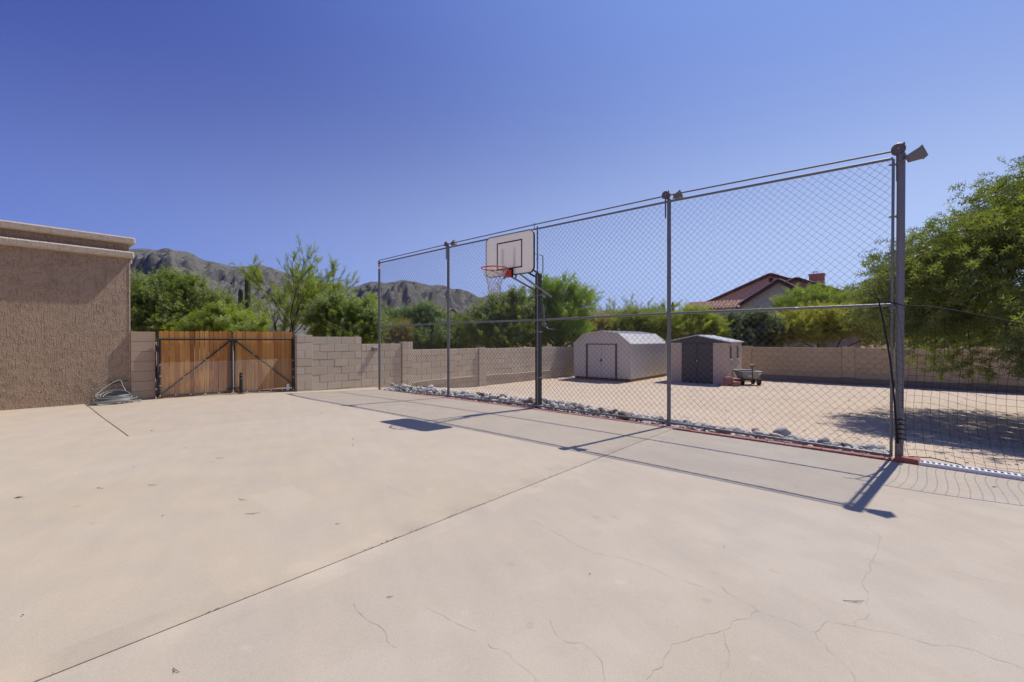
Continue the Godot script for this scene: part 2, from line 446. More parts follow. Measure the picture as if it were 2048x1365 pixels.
func concrete() -> StandardMaterial3D:
	# 19.6 m by 12.2 m of broomed concrete: broad mottling, pale wash-outs, lime round the cracks of the near slab, a scoured patch
	var w := 1470
	var h := 915
	var a := noise(81, 0.006, 4).get_image(w, h, false, false, false).get_data()
	var b := noise(82, 0.022, 5).get_image(w, h).get_data()
	var s := noise(83, 0.4, 2).get_image(w, h).get_data()
	var o := PackedByteArray()
	o.resize(w * h * 3)
	var base := Vector3(0.447, 0.386, 0.298)
	var lut := PackedByteArray()
	lut.resize(4096)
	for k in 4096:
		lut[k] = int(clampf(Color(k / 4095.0, 0, 0).linear_to_srgb().r, 0, 1) * 255)
	var sweep := noise(85, 1.0, 3)
	for y in h:
		var Z := y / float(h) * 12.2 - 7.2
		for x in w:
			var k := y * w + x
			var X := x / float(w) * 19.6 - 11.6
			var na := (a[k] - 128) / 128.0
			var nb := (b[k] - 128) / 128.0
			var f := 1.0 + na * 0.035 + nb * 0.05 + (s[k] - 128) / 128.0 * 0.035 + sweep.get_noise_2d(X * 0.7 + Z * 0.5, Z * 5.0 - X * 2.2) * 0.035
			var warm := nb * 0.018 - na * 0.02
			var pale := 0.0
			if X > -1.6:
				pale = smoothstep(0.02, 0.5, nb + 0.5 * na + 0.12 * smoothstep(-1.0, 0.6, X)) * 0.4
			var pd := maxf(absf(X + 3.59) - 0.23, absf(Z + 1.45) - 0.17) + nb * 0.02
			f += 0.055 * smoothstep(0.02, -0.02, pd)
			var dj := absf(X + 2.335)
			if dj < 0.16:
				f *= 1.0 + (0.05 if X > -2.335 else -0.05) * (1.0 - dj / 0.16) + nb * 0.1
			var R := base.x * f * (1.0 + warm * 0.7)
			var G := base.y * f
			var B := base.z * f * (1.0 - warm * 1.5)
			R = lerpf(R, 0.485, pale * 0.6); G = lerpf(G, 0.44, pale * 0.7); B = lerpf(B, 0.355, pale * 0.8)
			k *= 3
			o[k] = lut[int(clampf(R, 0, 1) * 4095)]; o[k + 1] = lut[int(clampf(G, 0, 1) * 4095)]; o[k + 2] = lut[int(clampf(B, 0, 1) * 4095)]
	# small dark drips, rust flecks and pale spalls
	var r3 := RandomNumberGenerator.new()
	r3.seed = 77
	for k in 420:
		var cx := r3.randi_range(8, w - 9)
		var cy := r3.randi_range(8, h - 9)
		var rad := r3.randf_range(0.6, 2.6) * (1.0 if r3.randf() > 0.06 else 2.2)
		var kind := r3.randf()
		for dy in range(-6, 7):
			for dx in range(-6, 7):
				var d := sqrt(dx * dx + dy * dy * 1.6) + (s[(cy + dy) * w + cx + dx] - 128) / 90.0
				if d < rad:
					var at := ((cy + dy) * w + cx + dx) * 3
					var f2 := [0.965, 0.96, 0.955] if kind < 0.5 else ([1.0, 0.95, 0.88] if kind < 0.62 else [1.035, 1.04, 1.05])
					for ch in 3:
						o[at + ch] = int(clampf(o[at + ch] * f2[ch], 0, 255))
	var m := mat(Color.WHITE, 0.88)
	m.albedo_texture = ImageTexture.create_from_image(Image.create_from_data(w, h, false, Image.FORMAT_RGB8, o))
	m.detail_enabled = true
	m.detail_blend_mode = BaseMaterial3D.BLEND_MODE_MUL
	m.detail_uv_layer = BaseMaterial3D.DETAIL_UV_2
	var gr := noise(84, 0.1, 6)
	gr.fractal_gain = 0.85
	m.detail_albedo = ramp_tex(gr, 1024, [Color(0.62, 0.60, 0.57), Color(0.86, 0.85, 0.84), Color(1, 1, 1), Color(1, 1, 1)])
	return m

func sky_texture() -> ImageTexture:
	var w := 720
	var h := 360
	var im := Image.create(w, h, false, Image.FORMAT_RGBF)
	var sun := SUN.normalized()
	for y in h:
		var el := PI * 0.5 - (y + 0.5) / h * PI
		for x in w:
			var az := (x + 0.5) / w * TAU
			# column 0 of a panorama looks to -z
			var d := Vector3(sin(az), 0, -cos(az)) * cos(el) + Vector3(0, sin(el), 0)
			var gm := rad_to_deg(acos(clampf(d.dot(sun), -1, 1)))
			var e := maxf(0.0, rad_to_deg(el))
			var q := exp(-pow(gm / 47.0, 2.0))
			var hz := exp(-pow(e / 19.5, 2.1))
			var hs := hz * exp(-pow(gm / 74.0, 2.0))
			var r := 0.006 + 0.205 * q + 0.56 * hs
			var g := 0.020 + 0.315 * q + 0.065 * hz + 0.575 * hs
			var b := 0.235 + 0.51 * q + 0.30 * hz + 0.23 * hs
			im.set_pixel(x, y, Color(r, g, b))
	return ImageTexture.create_from_image(im)

# ---------------------------------------------------------------- scene
func _ready() -> void:
	rng.seed = 20231
	var cam := Camera3D.new()
	cam.name = "camera"
	cam.position = Vector3(0, EYE, 0)
	cam.rotation = Vector3(-0.00337, 0.69832, -0.00033)
	cam.fov = 76.70
	cam.near = 0.05
	cam.far = 9000.0
	add_child(cam)
	cam.current = true
	var env := Environment.new()
	env.background_mode = Environment.BG_SKY
	env.sky = Sky.new()
	var pano := PanoramaSkyMaterial.new()
	pano.panorama = sky_texture()
	env.sky.sky_material = pano
	env.tonemap_mode = Environment.TONE_MAPPER_LINEAR
	env.tonemap_exposure = 1.2
	env.fog_enabled = true
	env.fog_density = 0.00003
	env.fog_light_color = Color(0.86, 0.9, 1.0)
	env.sdfgi_enabled = true
	env.ssao_enabled = true
	env.ssil_enabled = true
	var we := WorldEnvironment.new()
	we.name = "world_environment"
	we.environment = env
	add_child(we)
	var sun := DirectionalLight3D.new()
	sun.name = "sun"
	sun.light_energy = 1.3
	sun.light_color = Color(1.0, 0.975, 0.94)
	sun.light_angular_distance = 0.42
	sun.shadow_enabled = true
	add_child(sun)
	sun.look_at_from_position(SUN * 10.0, Vector3.ZERO, Vector3.FORWARD)

	make_materials()
	build_ground()
	build_mountains()
	build_court()
	build_stucco_house()
	build_walls()
	build_gate()
	build_fence()
	build_hoop()
	build_lights()
	build_net()
	build_edging()
	build_rocks()
	build_metal_shed()
	build_resin_shed()
	build_cart_and_stacks()
	build_hose()
	build_neighbours()
	build_plants()
	build_near_tree()
	build_debris()

# ---------------------------------------------------------------- ground
func build_ground() -> void:
	var d := MB.new()
	var rings := [0.0, 20.0, 60.0, 150.0, 400.0, 900.0, 2000.0, 4500.0]
	d.sheet(48, rings.size() - 1, func(i, j): return Vector3(cos(TAU * i / 48.0) * rings[j] - 3.0, -0.75, sin(TAU * i / 48.0) * rings[j] - 8.0))
	structure("desert_ground", d, M.desert)
	var nz := noise(101, 0.35, 3)
	var lo := noise(102, 0.12, 3)
	var y := MB.new()
	y.colored = true
	var f := func(i, j):
		var x: float = -11.4 + 27.0 * i / 150.0
		var z: float = FZ + 0.1 - 15.3 * j / 110.0
		var up: float = yard_y(x, z) + (nz.get_noise_2d(x * 4, z * 4) * 0.02 if j > 0 else -0.03)
		return Vector3(x, up, z)
	var cf := func(p, _n):
		var k: float = 1.0 + lo.get_noise_2d(p.x * 3.0, p.z * 3.0) * 0.12 + lo.get_noise_2d(p.x * 17.0, p.z * 17.0) * 0.10
		return Color(k, k * 0.995, k * 0.985)
	y.sheet(150, 110, f, Vector3.UP, cf)
	structure("yard_ground", y, M.sand)
	# loose stones and litter on the sand
	var g := MultiMesh.new()
	g.transform_format = MultiMesh.TRANSFORM_3D
	g.mesh = rock_mesh(501, 1)
	g.instance_count = 2600
	for k in g.instance_count:
		var x := rng.randf_range(-11.0, 4.5)
		var z := FZ - 0.25 - pow(rng.randf(), 1.4) * 14.5
		var s := 0.006 + 0.02 * pow(rng.randf(), 4.0)
		g.set_instance_transform(k, Transform3D(Basis.from_euler(Vector3(rng.randf() * TAU, rng.randf() * TAU, 0)).scaled(Vector3(s, s * 0.7, s * 1.2)), Vector3(x, yard_y(x, z) + nz.get_noise_2d(x * 4, z * 4) * 0.02 + s * 0.2, z)))
	var gi := MultiMeshInstance3D.new()
	gi.name = "loose_gravel"
	gi.multimesh = g
	gi.material_override = M.rock[3]
	add_child(gi)
	gi.set_meta("kind", "stuff")
	tag(gi, "small loose stones scattered over the sandy yard", "gravel")
	# fallen leaflets and bits of twig, thickest under the mesquite and along the walls
	var lf := MB.new()
	for k in 1500:
		var x := rng.randf_range(-11.0, 5.0)
		var z := rng.randf_range(-21.6, -7.6)
		if k % 3 == 0:
			x = rng.randf_range(-0.5, 5.0); z = rng.randf_range(-14.0, -7.4)
		elif k % 3 == 1:
			z = -21.75 + absf(rng.randfn()) * 0.5
		var p := Vector3(x, yard_y(x, z) + nz.get_noise_2d(x * 4, z * 4) * 0.02 + 0.006, z)
		var dd := Vector3(rng.randf_range(-1, 1), 0.15, rng.randf_range(-1, 1)).normalized() * rng.randf_range(0.015, 0.07)
		lf.tube([p - dd, p + dd], [0.003, 0.002], 3, false, false)
	var lo2 := obj("leaf_litter", lf, M.twig)
	lo2.set_meta("kind", "stuff")
	tag(lo2, "dry twigs and leaf litter strewn thinly over the sandy yard", "litter")

func skyline(az: float) -> float:
	for k in range(0, SKYLINE.size() - 2, 2):
		if az <= SKYLINE[k + 2]:
			var t := clampf((az - SKYLINE[k]) / (SKYLINE[k + 2] - SKYLINE[k]), 0, 1)
			return lerpf(SKYLINE[k + 1], SKYLINE[k + 3], t)
	return SKYLINE[SKYLINE.size() - 1]

func build_mountains() -> void:
	var big := noise(111, 0.0035, 5)
	big.fractal_type = FastNoiseLite.FRACTAL_RIDGED
	var med := noise(112, 0.016, 5)
	med.fractal_gain = 0.55
	var tint := noise(113, 0.006, 4)
	var spot := noise(114, 0.05, 2)
	var nu := 760
	var nv := 84
	var b := MB.new()
	b.colored = true
	var f := func(i, j):
		var az: float = -100.0 + 160.0 * i / float(nu)
		var t: float = j / float(nv - 10)
		var R := 520.0 + 1500.0 * t
		var dir := Vector3(sin(deg_to_rad(az)), 0, -cos(deg_to_rad(az)))
		var p := dir * R
		var top := EYE + skyline(az) * 2020.0
		var q := clampf(t, 0, 1)
		var y := -2.0 + top * pow(q, 1.25)
		var rise := sin(PI * q)
		y += (big.get_noise_2d(p.x, p.z) * 52.0 + med.get_noise_2d(p.x, p.z) * 40.0) * rise * clampf(top / 260.0, 0.1, 1.0)
		if t > 1.0:
			y = top - (t - 1.0) * 1500.0 * 0.5
		# no slope hides the crest behind it
		y = minf(y, EYE + (skyline(az) - 0.0006) * R) if t < 1.0 else y
		return Vector3(p.x, y, p.z)
	var cf := func(p, n):
		var a: float = tint.get_noise_2d(p.x, p.z + p.y * 2.0)
		var s: float = spot.get_noise_2d(p.x, p.z + p.y * 3.0)
		var grass := Color(0.145, 0.134, 0.104)
		var rock := Color(0.092, 0.086, 0.083)
		var cc: Color = grass.lerp(rock, clampf(0.45 + a * 1.3 + (0.75 - n.y) * 1.2, 0, 1))
		return cc * (1.0 + s * 0.35)
	b.sheet(nu, nv, f, Vector3.UP, cf)
	structure("mountains", b, M.mountain)

# ---------------------------------------------------------------- court
func slab(x0: float, x1: float, z0: float, z1: float, parent: Node, tint: Color) -> void:
	var nx := maxi(2, int((x1 - x0) / 0.6))
	var nz := maxi(2, int((z1 - z0) / 0.6))
	var xs := [x0, x0 + 0.006]
	for k in range(1, nx):
		xs.append(lerpf(x0, x1, k / float(nx)))
	xs.append_array([x1 - 0.006, x1])
	var zs := [z0, z0 + 0.006]
	for k in range(1, nz):
		zs.append(lerpf(z0, z1, k / float(nz)))
	zs.append_array([z1 - 0.006, z1])
	var b := MB.new()
	var f := func(i, j):
		var edge: bool = i == 0 or j == 0 or i == xs.size() - 1 or j == zs.size() - 1
		return Vector3(xs[i], gy(xs[i], zs[j]) - (0.006 if edge else 0.0), zs[j])
	b.sheet(xs.size() - 1, zs.size() - 1, f)
	for k in b.v.size():
		b.uv[k] = Vector2((b.v[k].x + 11.6) / 19.6, (b.v[k].z + 7.2) / 12.2)
		b.uv2[k] = Vector2(b.v[k].x, b.v[k].z) / 0.9
	var c := Vector3((x0 + x1) * 0.5, 0, (z0 + z1) * 0.5)
	for e in [[x0, z0, x1, z0], [x1, z0, x1, z1], [x1, z1, x0, z1], [x0, z1, x0, z0]]:
		for s in 12:
			var p := Vector2(e[0], e[1]).lerp(Vector2(e[2], e[3]), s / 12.0)
			var q := Vector2(e[0], e[1]).lerp(Vector2(e[2], e[3]), (s + 1) / 12.0)
			var yp := gy(p.x, p.y) - 0.006
			var yq := gy(q.x, q.y) - 0.006
			var at := b.v.size()
			b.poly([Vector3(p.x, yp - 0.09, p.y), Vector3(q.x, yq - 0.09, q.y), Vector3(q.x, yq, q.y), Vector3(p.x, yp, p.y)], c)
			for k in range(at, b.v.size()):
				b.uv[k] = Vector2((b.v[k].x + 11.6) / 19.6, (b.v[k].z + 7.2) / 12.2)
				b.uv2[k] = Vector2(b.v[k].x + b.v[k].y, b.v[k].z) / 0.9
	obj("slab", b, tone(M.concrete, tint), parent)

func build_court() -> void:
	var bed := MB.new()
	bed.sheet(30, 20, func(i, j): return Vector3(-11.6 + 19.6 * i / 30.0, gy(-11.6 + 19.6 * i / 30.0, -7.1 + 12.1 * j / 20.0) - 0.028, -7.1 + 12.1 * j / 20.0))
	var court := structure("concrete_court", bed, M.dirt)
	var g := 0.006
	slab(-2.335 + g, 8.0, -6.52, 5.0, court, Color(0.985, 0.985, 0.99))
	slab(-7.27 + g, -2.335 - g, -6.60, 5.0, court, Color(1.0, 0.992, 0.98))
	slab(-11.56, -7.27 - g * 0.7, -1.06 + g, 5.0, court, Color(1.0, 0.985, 0.975))
	slab(-11.42, -7.27 - g * 0.7, -7.15, -1.06 - g, court, Color(0.985, 0.97, 0.955))
	# hairline cracks
	for c in CRACKS:
		var pts := []
		for k in range(0, c.size() - 2, 2):
			var a := Vector2(c[k], c[k + 1])
			var b2 := Vector2(c[k + 2], c[k + 3])
			var steps := maxi(2, int(a.distance_to(b2) / 0.035))
			var side := (b2 - a).normalized().orthogonal()
			for s in steps:
				pts.append(a.lerp(b2, s / float(steps)) + side * rng.randf_range(-0.006, 0.006) * (0.0 if s == 0 else 1.0))
		pts.append(Vector2(c[c.size() - 2], c[c.size() - 1]))
		var m := MB.new()
		var ww := []
		for k in pts.size():
			ww.append(rng.randf_range(0.00025, 0.0009) * (1.0 if rng.randf() > 0.15 else 0.2))
		for k in pts.size() - 1:
			var d: Vector2 = (pts[k + 1] - pts[k]).normalized().orthogonal()
			var q := []
			for e in [[k, 1], [k + 1, 1], [k + 1, -1], [k, -1]]:
				var p: Vector2 = pts[e[0]] + d * ww[e[0]] * e[1]
				q.append(Vector3(p.x, gy(p.x, p.y) + 0.0012, p.y))
			m.poly(q, q[0] - Vector3(0, 1, 0))
		obj("crack", m, M.crack, court)
	# dry weeds and grit lodged in the long joint
	var w := MB.new()
	for k in 420:
		var z := rng.randf_range(-5.6, 0.2)
		if noise_gate(z) < 0.05 and rng.randf() > 0.12:
			continue
		var p := Vector3(-2.335 + rng.randf_range(-0.008, 0.008), gy(-2.335, z) - 0.004, z)
		var d := Vector3(rng.randf_range(-0.4, 0.4), rng.randf_range(0.0, 0.35), rng.randf_range(-1, 1)).normalized() * rng.randf_range(0.008, 0.035)
		w.tube([p, p + d], [0.0012, 0.0006], 3)
	var wo := obj("joint_litter", w, tri(mat(lin(0.36, 0.29, 0.17), 1.0), 0.2), court)
	wo.set_meta("kind", "stuff")

func noise_gate(z: float) -> float:
	return sin(z * 7.3) * 0.5 + sin(z * 3.1 + 1.0) * 0.5

# ---------------------------------------------------------------- stucco building on the left
func build_stucco_house() -> void:
	var t := thing("stucco_building", "brown stucco house wall with two pale parapet bands, at the left edge", "building", Vector3(-11.55, 0, -1.705))
	var wall := MB.new()
	wall.box(Vector3(-4.5, 1.48, 5.2), Vector3(9.0, 3.16, 10.4))
	obj("wall", wall, M.stucco, t)
	# the rest of the house closes the court behind the photographer
	var wing := MB.new()
	wing.box(Vector3(8.6, 1.75, 8.0), Vector3(17.0, 3.7, 6.4))
	obj("wing", wing, M.stucco_trim, t)
	var up := MB.new()
	up.box(Vector3(-4.53, 3.14, 5.17), Vector3(9.0, 0.2, 10.34))
	obj("parapet", up, M.stucco, t)
	for e in [[2.985, 0.135, 0.095, 0.02], [3.275, 0.135, 0.085, 0.03]]:
		var b := MB.new()
		b.box(Vector3(-4.5 + e[2] * 0.5, e[0], 5.2 - e[3]), Vector3(9.0 + e[2], e[1], 10.4 + e[3] * 2 + 0.06), 0.025)
		obj("parapet_band", b, M.stucco_trim, t)
	var ret := MB.new()
	ret.box(Vector3(-4.5, 2.866, -0.02), Vector3(8.98, 0.1, 0.06), 0.015)
	obj("band_return", ret, M.stucco_trim, t)
	var flash := MB.new()
	flash.box(Vector3(-4.48, 3.348, 5.2), Vector3(8.9, 0.012, 10.36))
	obj("coping_flashing", flash, M.black_steel, t)
	var bead := MB.new()
	bead.box(Vector3(-0.002, 1.42, -0.004), Vector3(0.016, 2.8, 0.02), 0.004)
	obj("corner_bead", bead, M.stucco_trim, t)

# ---------------------------------------------------------------- block walls
func block_mesh(s: Vector3) -> Mesh:
	var key := "b%.3f_%.3f_%.3f" % [s.x, s.y, s.z]
	if not cache.has(key):
		cache[key] = MB.new().box(Vector3.ZERO, s, 0.004).mesh()
	return cache[key]

# courses of blocks from "top" down; along 0 = x, 2 = z; a..b along that axis, "face" is the other coordinate of the visible side, "out" its sign
func courses(t: Node3D, mats: Array, along: int, a: float, b: float, top: float, bottom: float, face: float, out: float, thick := 0.15, bond := 0) -> void:
	var rows := int(ceil((top - bottom) / 0.2032))
	var o := t.position
	for r in rows:
		var y := top - 0.2032 * (r + 0.5)
		var s := minf(a, b)
		var e := maxf(a, b)
		var p := s - (0.2032 if (r + bond) % 2 == 0 else 0.0)
		while p < e - 0.03:
			var p0 := maxf(p, s)
			var p1 := minf(p + 0.4064, e)
			if p1 - p0 > 0.03:
				var lng: float = snappedf(p1 - p0 - 0.009, 0.001)
				var size := Vector3(lng, 0.1945, thick) if along == 0 else Vector3(thick, 0.1945, lng)
				var c := Vector3.ZERO
				c[along] = (p0 + p1) * 0.5
				c.y = y
				c[2 - along] = face - out * thick * 0.5 + rng.randf_range(-0.0025, 0.0025)
				put("block", block_mesh(size), mats[rng.randi() % mats.size()], t, Transform3D(Basis.from_euler(Vector3(0, 0, rng.randf_range(-0.002, 0.002))), c - o))
			p += 0.4064

func core(t: Node3D, called: String, m: Material, lo: Vector3, hi: Vector3) -> void:
	obj(called, MB.new().box((lo + hi) * 0.5 - t.position, hi - lo), m, t)

func build_walls() -> void:
	# stub between house and gate
	var t := thing("block_wall_stub", "short stack of brown blocks between stucco house and wooden gate", "wall", Vector3(-11.5, 0, -1.9))
	for k in 7:
		put("block", block_mesh(Vector3(0.17, 0.196, 0.385)), M.block_stub, t, Transform3D(Basis(), Vector3(-0.085 + rng.randf_range(-0.003, 0.003), 1.445 - 0.2032 * (k + 0.5), -0.012)))
	core(t, "mortar", M.mortar, Vector3(-11.66, -0.05, -2.09), Vector3(-11.51, 1.44, -1.73))
	# stepped wall right of the gate
	var X := -11.3
	t = thing("block_wall", "stepped tan concrete block wall between the wooden gate and fence end", "wall", Vector3(X, 0, -5.0))
	courses(t, M.block, 2, -4.885, -5.29, 1.405, -0.1, X + 0.045, 1.0, 0.2, 0)
	courses(t, M.block, 2, -5.294, -6.722, 1.358, -0.1, X, 1.0, 0.15, 0)
	courses(t, M.block, 2, -6.722, -8.09, 1.155, -0.35, X, 1.0, 0.15, 1)
	core(t, "mortar", M.mortar, Vector3(X - 0.14, -0.4, -5.28), Vector3(X + 0.036, 1.395, -4.90))
	core(t, "mortar", M.mortar, Vector3(X - 0.142, -0.4, -6.715), Vector3(X - 0.008, 1.348, -5.29))
	core(t, "mortar", M.mortar, Vector3(X - 0.143, -0.6, -8.085), Vector3(X - 0.008, 1.145, -6.715))
	# long side wall of the yard
	t = thing("block_wall", "long tan block wall with pilasters along the left of the yard", "wall", Vector3(X, 0, -8.3))
	courses(t, M.block, 2, -8.494, -11.51, 0.958, -0.6, X, 1.0, 0.15, 0)
	courses(t, M.block, 2, -11.90, -18.3, 0.94, -0.62, X, 1.0, 0.15, 1)
	for e in [[-8.094, -8.494, 1.215], [-11.51, -11.90, 0.975]]:
		courses(t, M.block, 2, e[0], e[1], e[2], -0.6, X + 0.048, 1.0, 0.2, 0)
		core(t, "mortar", M.mortar, Vector3(X - 0.141, -0.62, minf(e[0], e[1]) + 0.008), Vector3(X + 0.04, e[2] - 0.01, maxf(e[0], e[1]) - 0.008))
	core(t, "mortar", M.mortar, Vector3(X - 0.142, -0.62, -11.505), Vector3(X - 0.008, 0.948, -8.497))
	core(t, "mortar", M.mortar, Vector3(X - 0.142, -0.63, -18.3), Vector3(X - 0.008, 0.93, -11.905))
	core(t, "wall_section", M.block[1], Vector3(X - 0.146, -0.63, -22.0), Vector3(X - 0.002, 0.94, -18.302))
	# projecting ledge low on that wall
	var lg := MB.new()
	var pts := [[-8.5, -0.10], [-8.75, -0.075], [-11.5, -0.068], [-12.1, -0.09], [-12.3, -0.075], [-13.3, -0.11], [-18.2, -0.13]]
	for k in pts.size() - 1:
		var z0: float = pts[k][0]
		var z1: float = pts[k + 1][0]
		var o := 0.052 if z0 > -11.4 else 0.04
		var q := []
		for e in [[z0, pts[k][1]], [z1, pts[k + 1][1]]]:
			for d in [[-0.01, -0.014], [o, -0.014], [o, 0.012], [-0.01, 0.016]]:
				q.append(Vector3(X + d[0], e[1] + d[1], e[0]) - t.position)
		var c: Vector3 = (q[0] + q[2] + q[4] + q[6]) * 0.25
		for fc in [[0, 1, 2, 3], [4, 5, 6, 7], [0, 1, 5, 4], [1, 2, 6, 5], [2, 3, 7, 6], [3, 0, 4, 7]]:
			lg.poly([q[fc[0]], q[fc[1]], q[fc[2]], q[fc[3]]], c)
	obj("ledge", lg, M.ledge, t)
	# back wall
	var Z := -21.9
	t = thing("block_wall", "long shaded tan block wall across the back of the yard", "wall", Vector3(0, 0, Z))
	var pil := [[-4.62, -4.22], [-0.98, -0.58], [2.65, 3.05]]
	var runs := [[-6.4, -4.62], [-4.22, -0.98], [-0.58, 2.65], [3.05, 5.1]]
	for e in runs:
		courses(t, M.block_back, 0, e[0], e[1], 0.945, -0.26, Z, 1.0, 0.15, 0 if e[0] < -4 else 1)
		core(t, "mortar", M.mortar, Vector3(e[0] + 0.004, -0.3, Z - 0.142), Vector3(e[1] - 0.004, 0.935, Z - 0.008))
		core(t, "footing", M.footing, Vector3(e[0], -0.7, Z - 0.15), Vector3(e[1], -0.275, Z + 0.012))
	for e in pil:
		courses(t, M.block_back, 0, e[0], e[1], 0.985, -0.26, Z + 0.05, 1.0, 0.2, 0)
		core(t, "mortar", M.mortar, Vector3(e[0] + 0.008, -0.29, Z - 0.141), Vector3(e[1] - 0.008, 0.975, Z + 0.042))
		core(t, "footing", M.footing, Vector3(e[0] - 0.01, -0.7, Z - 0.151), Vector3(e[1] + 0.01, -0.237, Z + 0.06))
	core(t, "wall_section", M.block_back[0], Vector3(-11.15, -0.7, Z - 0.146), Vector3(-6.402, 0.94, Z - 0.003))
	core(t, "wall_section", M.block_back[0], Vector3(5.102, -0.7, Z - 0.146), Vector3(16.0, 0.94, Z - 0.003))
	# small grey box on the stepped wall
	var jb := thing("utility_box", "small dark grey box mounted on block wall behind the far post", "box", Vector3(X + 0.002, 1.0, -7.13))
	obj("cover", MB.new().box(Vector3(0.03, 0.0, 0), Vector3(0.06, 0.13, 0.16), 0.008), M.lamp_body, jb)
	obj("lid", MB.new().box(Vector3(0.064, 0.0, 0), Vector3(0.008, 0.11, 0.14), 0.003), M.pipe, jb)

# ---------------------------------------------------------------- gate
func build_gate() -> void:
	var X := -11.42
	var by := func(z: float): return lerpf(0.075, -0.03, (z + 2.138) / (-4.912 + 2.138))
	var leaves := [[-2.15, -3.49, 1, "left leaf of brown plank gate with black frame and upward brace"], [-3.52, -4.86, -1, "right leaf of brown plank gate with black frame and downward brace"]]
	for L in leaves:
		var z0: float = L[0]
		var z1: float = L[1]
		var t := thing("gate", L[3], "gate", Vector3(X, by.call((z0 + z1) * 0.5), (z0 + z1) * 0.5), "double driveway gate")
		var o := t.position
		var cnt := 15
		var w := absf(z1 - z0) / cnt
		for k in cnt:
			var z := z0 - w * (k + 0.5)
			var gap := 0.003 if (L[2] < 0 or rng.randf() < 0.45) else 0.011
			var bw: float = snappedf(w - gap, 0.002)
			var key := "plank%.3f" % bw
			if not cache.has(key):
				var hgt := 1.42
				cache[key] = MB.new().prism(P2([-bw / 2, -hgt / 2, bw / 2, -hgt / 2, bw / 2, hgt / 2 - 0.02, bw / 2 - 0.018, hgt / 2, -bw / 2 + 0.018, hgt / 2, -bw / 2, hgt / 2 - 0.02]), -0.009, 0.009).mesh()
			var top := lerpf(1.466, 1.49, (z + 2.14) / -2.77) + rng.randf_range(-0.01, 0.008)
			put("plank", cache[key], M.board[rng.randi() % 7], t, Transform3D(Basis.from_euler(Vector3(0, PI / 2, rng.randf_range(-0.003, 0.003))), Vector3(X - 0.035 + rng.randf_range(-0.004, 0.004), top - 0.71, z) - o))
		# steel frame on the near side
		var xf := X + 0.0
		var zi0 := z0 - 0.012
		var zi1 := z1 + 0.012
		var yb := func(z: float): return by.call(z) + 0.035
		var q := 0.036
		var bar := func(nm: String, a: Vector3, b: Vector3, wdt: float):
			var d: Vector3 = (b - a).normalized()
			var bs := Basis(Vector3.RIGHT, d, Vector3.RIGHT.cross(d))
			obj(nm, MB.new().box((a + b) * 0.5 - o, Vector3(wdt, a.distance_to(b), wdt), 0.004, bs), M.black_steel, t)
		bar.call("top_rail", Vector3(xf, 1.285, zi0), Vector3(xf, 1.285, zi1), q)
		bar.call("bottom_rail", Vector3(xf, yb.call(zi0), zi0), Vector3(xf, yb.call(zi1), zi1), q)
		for z in [zi0, zi1]:
			bar.call("stile", Vector3(xf + 0.003, by.call(z) + 0.02, z), Vector3(xf + 0.003, 1.30, z), q)
		var a3 := Vector3(xf + 0.001, yb.call(zi0) + 0.03, zi0 - 0.03)
		var b3 := Vector3(xf + 0.001, 1.25, zi1 + 0.03)
		if L[2] < 0:
			a3 = Vector3(xf + 0.001, 1.25, zi0 - 0.03)
			b3 = Vector3(xf + 0.001, yb.call(zi1) + 0.16, zi1 + 0.03)
		bar.call("brace", a3, b3, 0.026)
		# hardware cloth over the lower half
		var s := MB.new()
		var ytop := 0.80
		var yy := 0.03
		while yy < ytop:
			s.tube([Vector3(xf + 0.024, yy + by.call(zi0) * (1.0 - yy / ytop), zi0) - o, Vector3(xf + 0.024, yy + by.call(zi1) * (1.0 - yy / ytop), zi1) - o], 0.0009, 3, false, false)
			yy += 0.0165
		var zz := zi0
		while zz > zi1:
			s.tube([Vector3(xf + 0.026, by.call(zz) + 0.03, zz) - o, Vector3(xf + 0.026, ytop, zz) - o], 0.0008, 3, false, false)
			zz -= 0.033
		obj("wire_screen", s, M.screen, t)
		for k in 6:
			var z := lerpf(zi0, zi1, k / 5.0)
			obj("bolt", MB.new().tube([Vector3(xf + 0.016, yb.call(z), z) - o, Vector3(xf + 0.032, yb.call(z), z) - o], 0.013, 8), M.bolt, t)
		for k in [0.3, 0.62]:
			var p := a3.lerp(b3, k)
			obj("bolt", MB.new().tube([p - o, p + Vector3(0.03, 0, 0) - o], 0.012, 8), M.bolt, t)
		for k in [0.32, 0.52, 0.75]:
			var z: float = zi0 if L[2] > 0 else zi1
			obj("bolt", MB.new().tube([Vector3(xf + 0.016, k, z) - o, Vector3(xf + 0.034, k, z) - o], 0.012, 8), M.bolt, t)
		var hz: float = zi0 if L[2] > 0 else zi1
		for y in [0.12, 1.08]:
			obj("hinge", MB.new().tube([Vector3(xf - 0.01, y - 0.04, hz + L[2] * 0.035) - o, Vector3(xf - 0.01, y + 0.04, hz + L[2] * 0.035) - o], 0.018, 8), M.black_steel, t)
		if L[2] < 0:
			obj("drop_rod", MB.new().rod(Vector3(xf + 0.035, by.call(-3.5) + 0.01, -3.505) - o, Vector3(xf + 0.035, 1.02, -3.505) - o, 0.008, 8), M.bolt, t)
			obj("latch_bar", MB.new().rod(Vector3(xf + 0.04, by.call(-3.5) + 0.12, -3.36) - o, Vector3(xf + 0.04, by.call(-3.5) + 0.14, -3.66) - o, 0.014, 8), M.black_steel, t)
			obj("latch_plate", MB.new().box(Vector3(xf + 0.025, 1.275, -3.505) - o, Vector3(0.02, 0.06, 0.16), 0.004), M.black_steel, t)
			obj("corner_plate", MB.new().box(Vector3(xf + 0.028, by.call(-4.75) + 0.10, -4.72) - o, Vector3(0.006, 0.16, 0.07), 0.002), M.white_plastic, t)
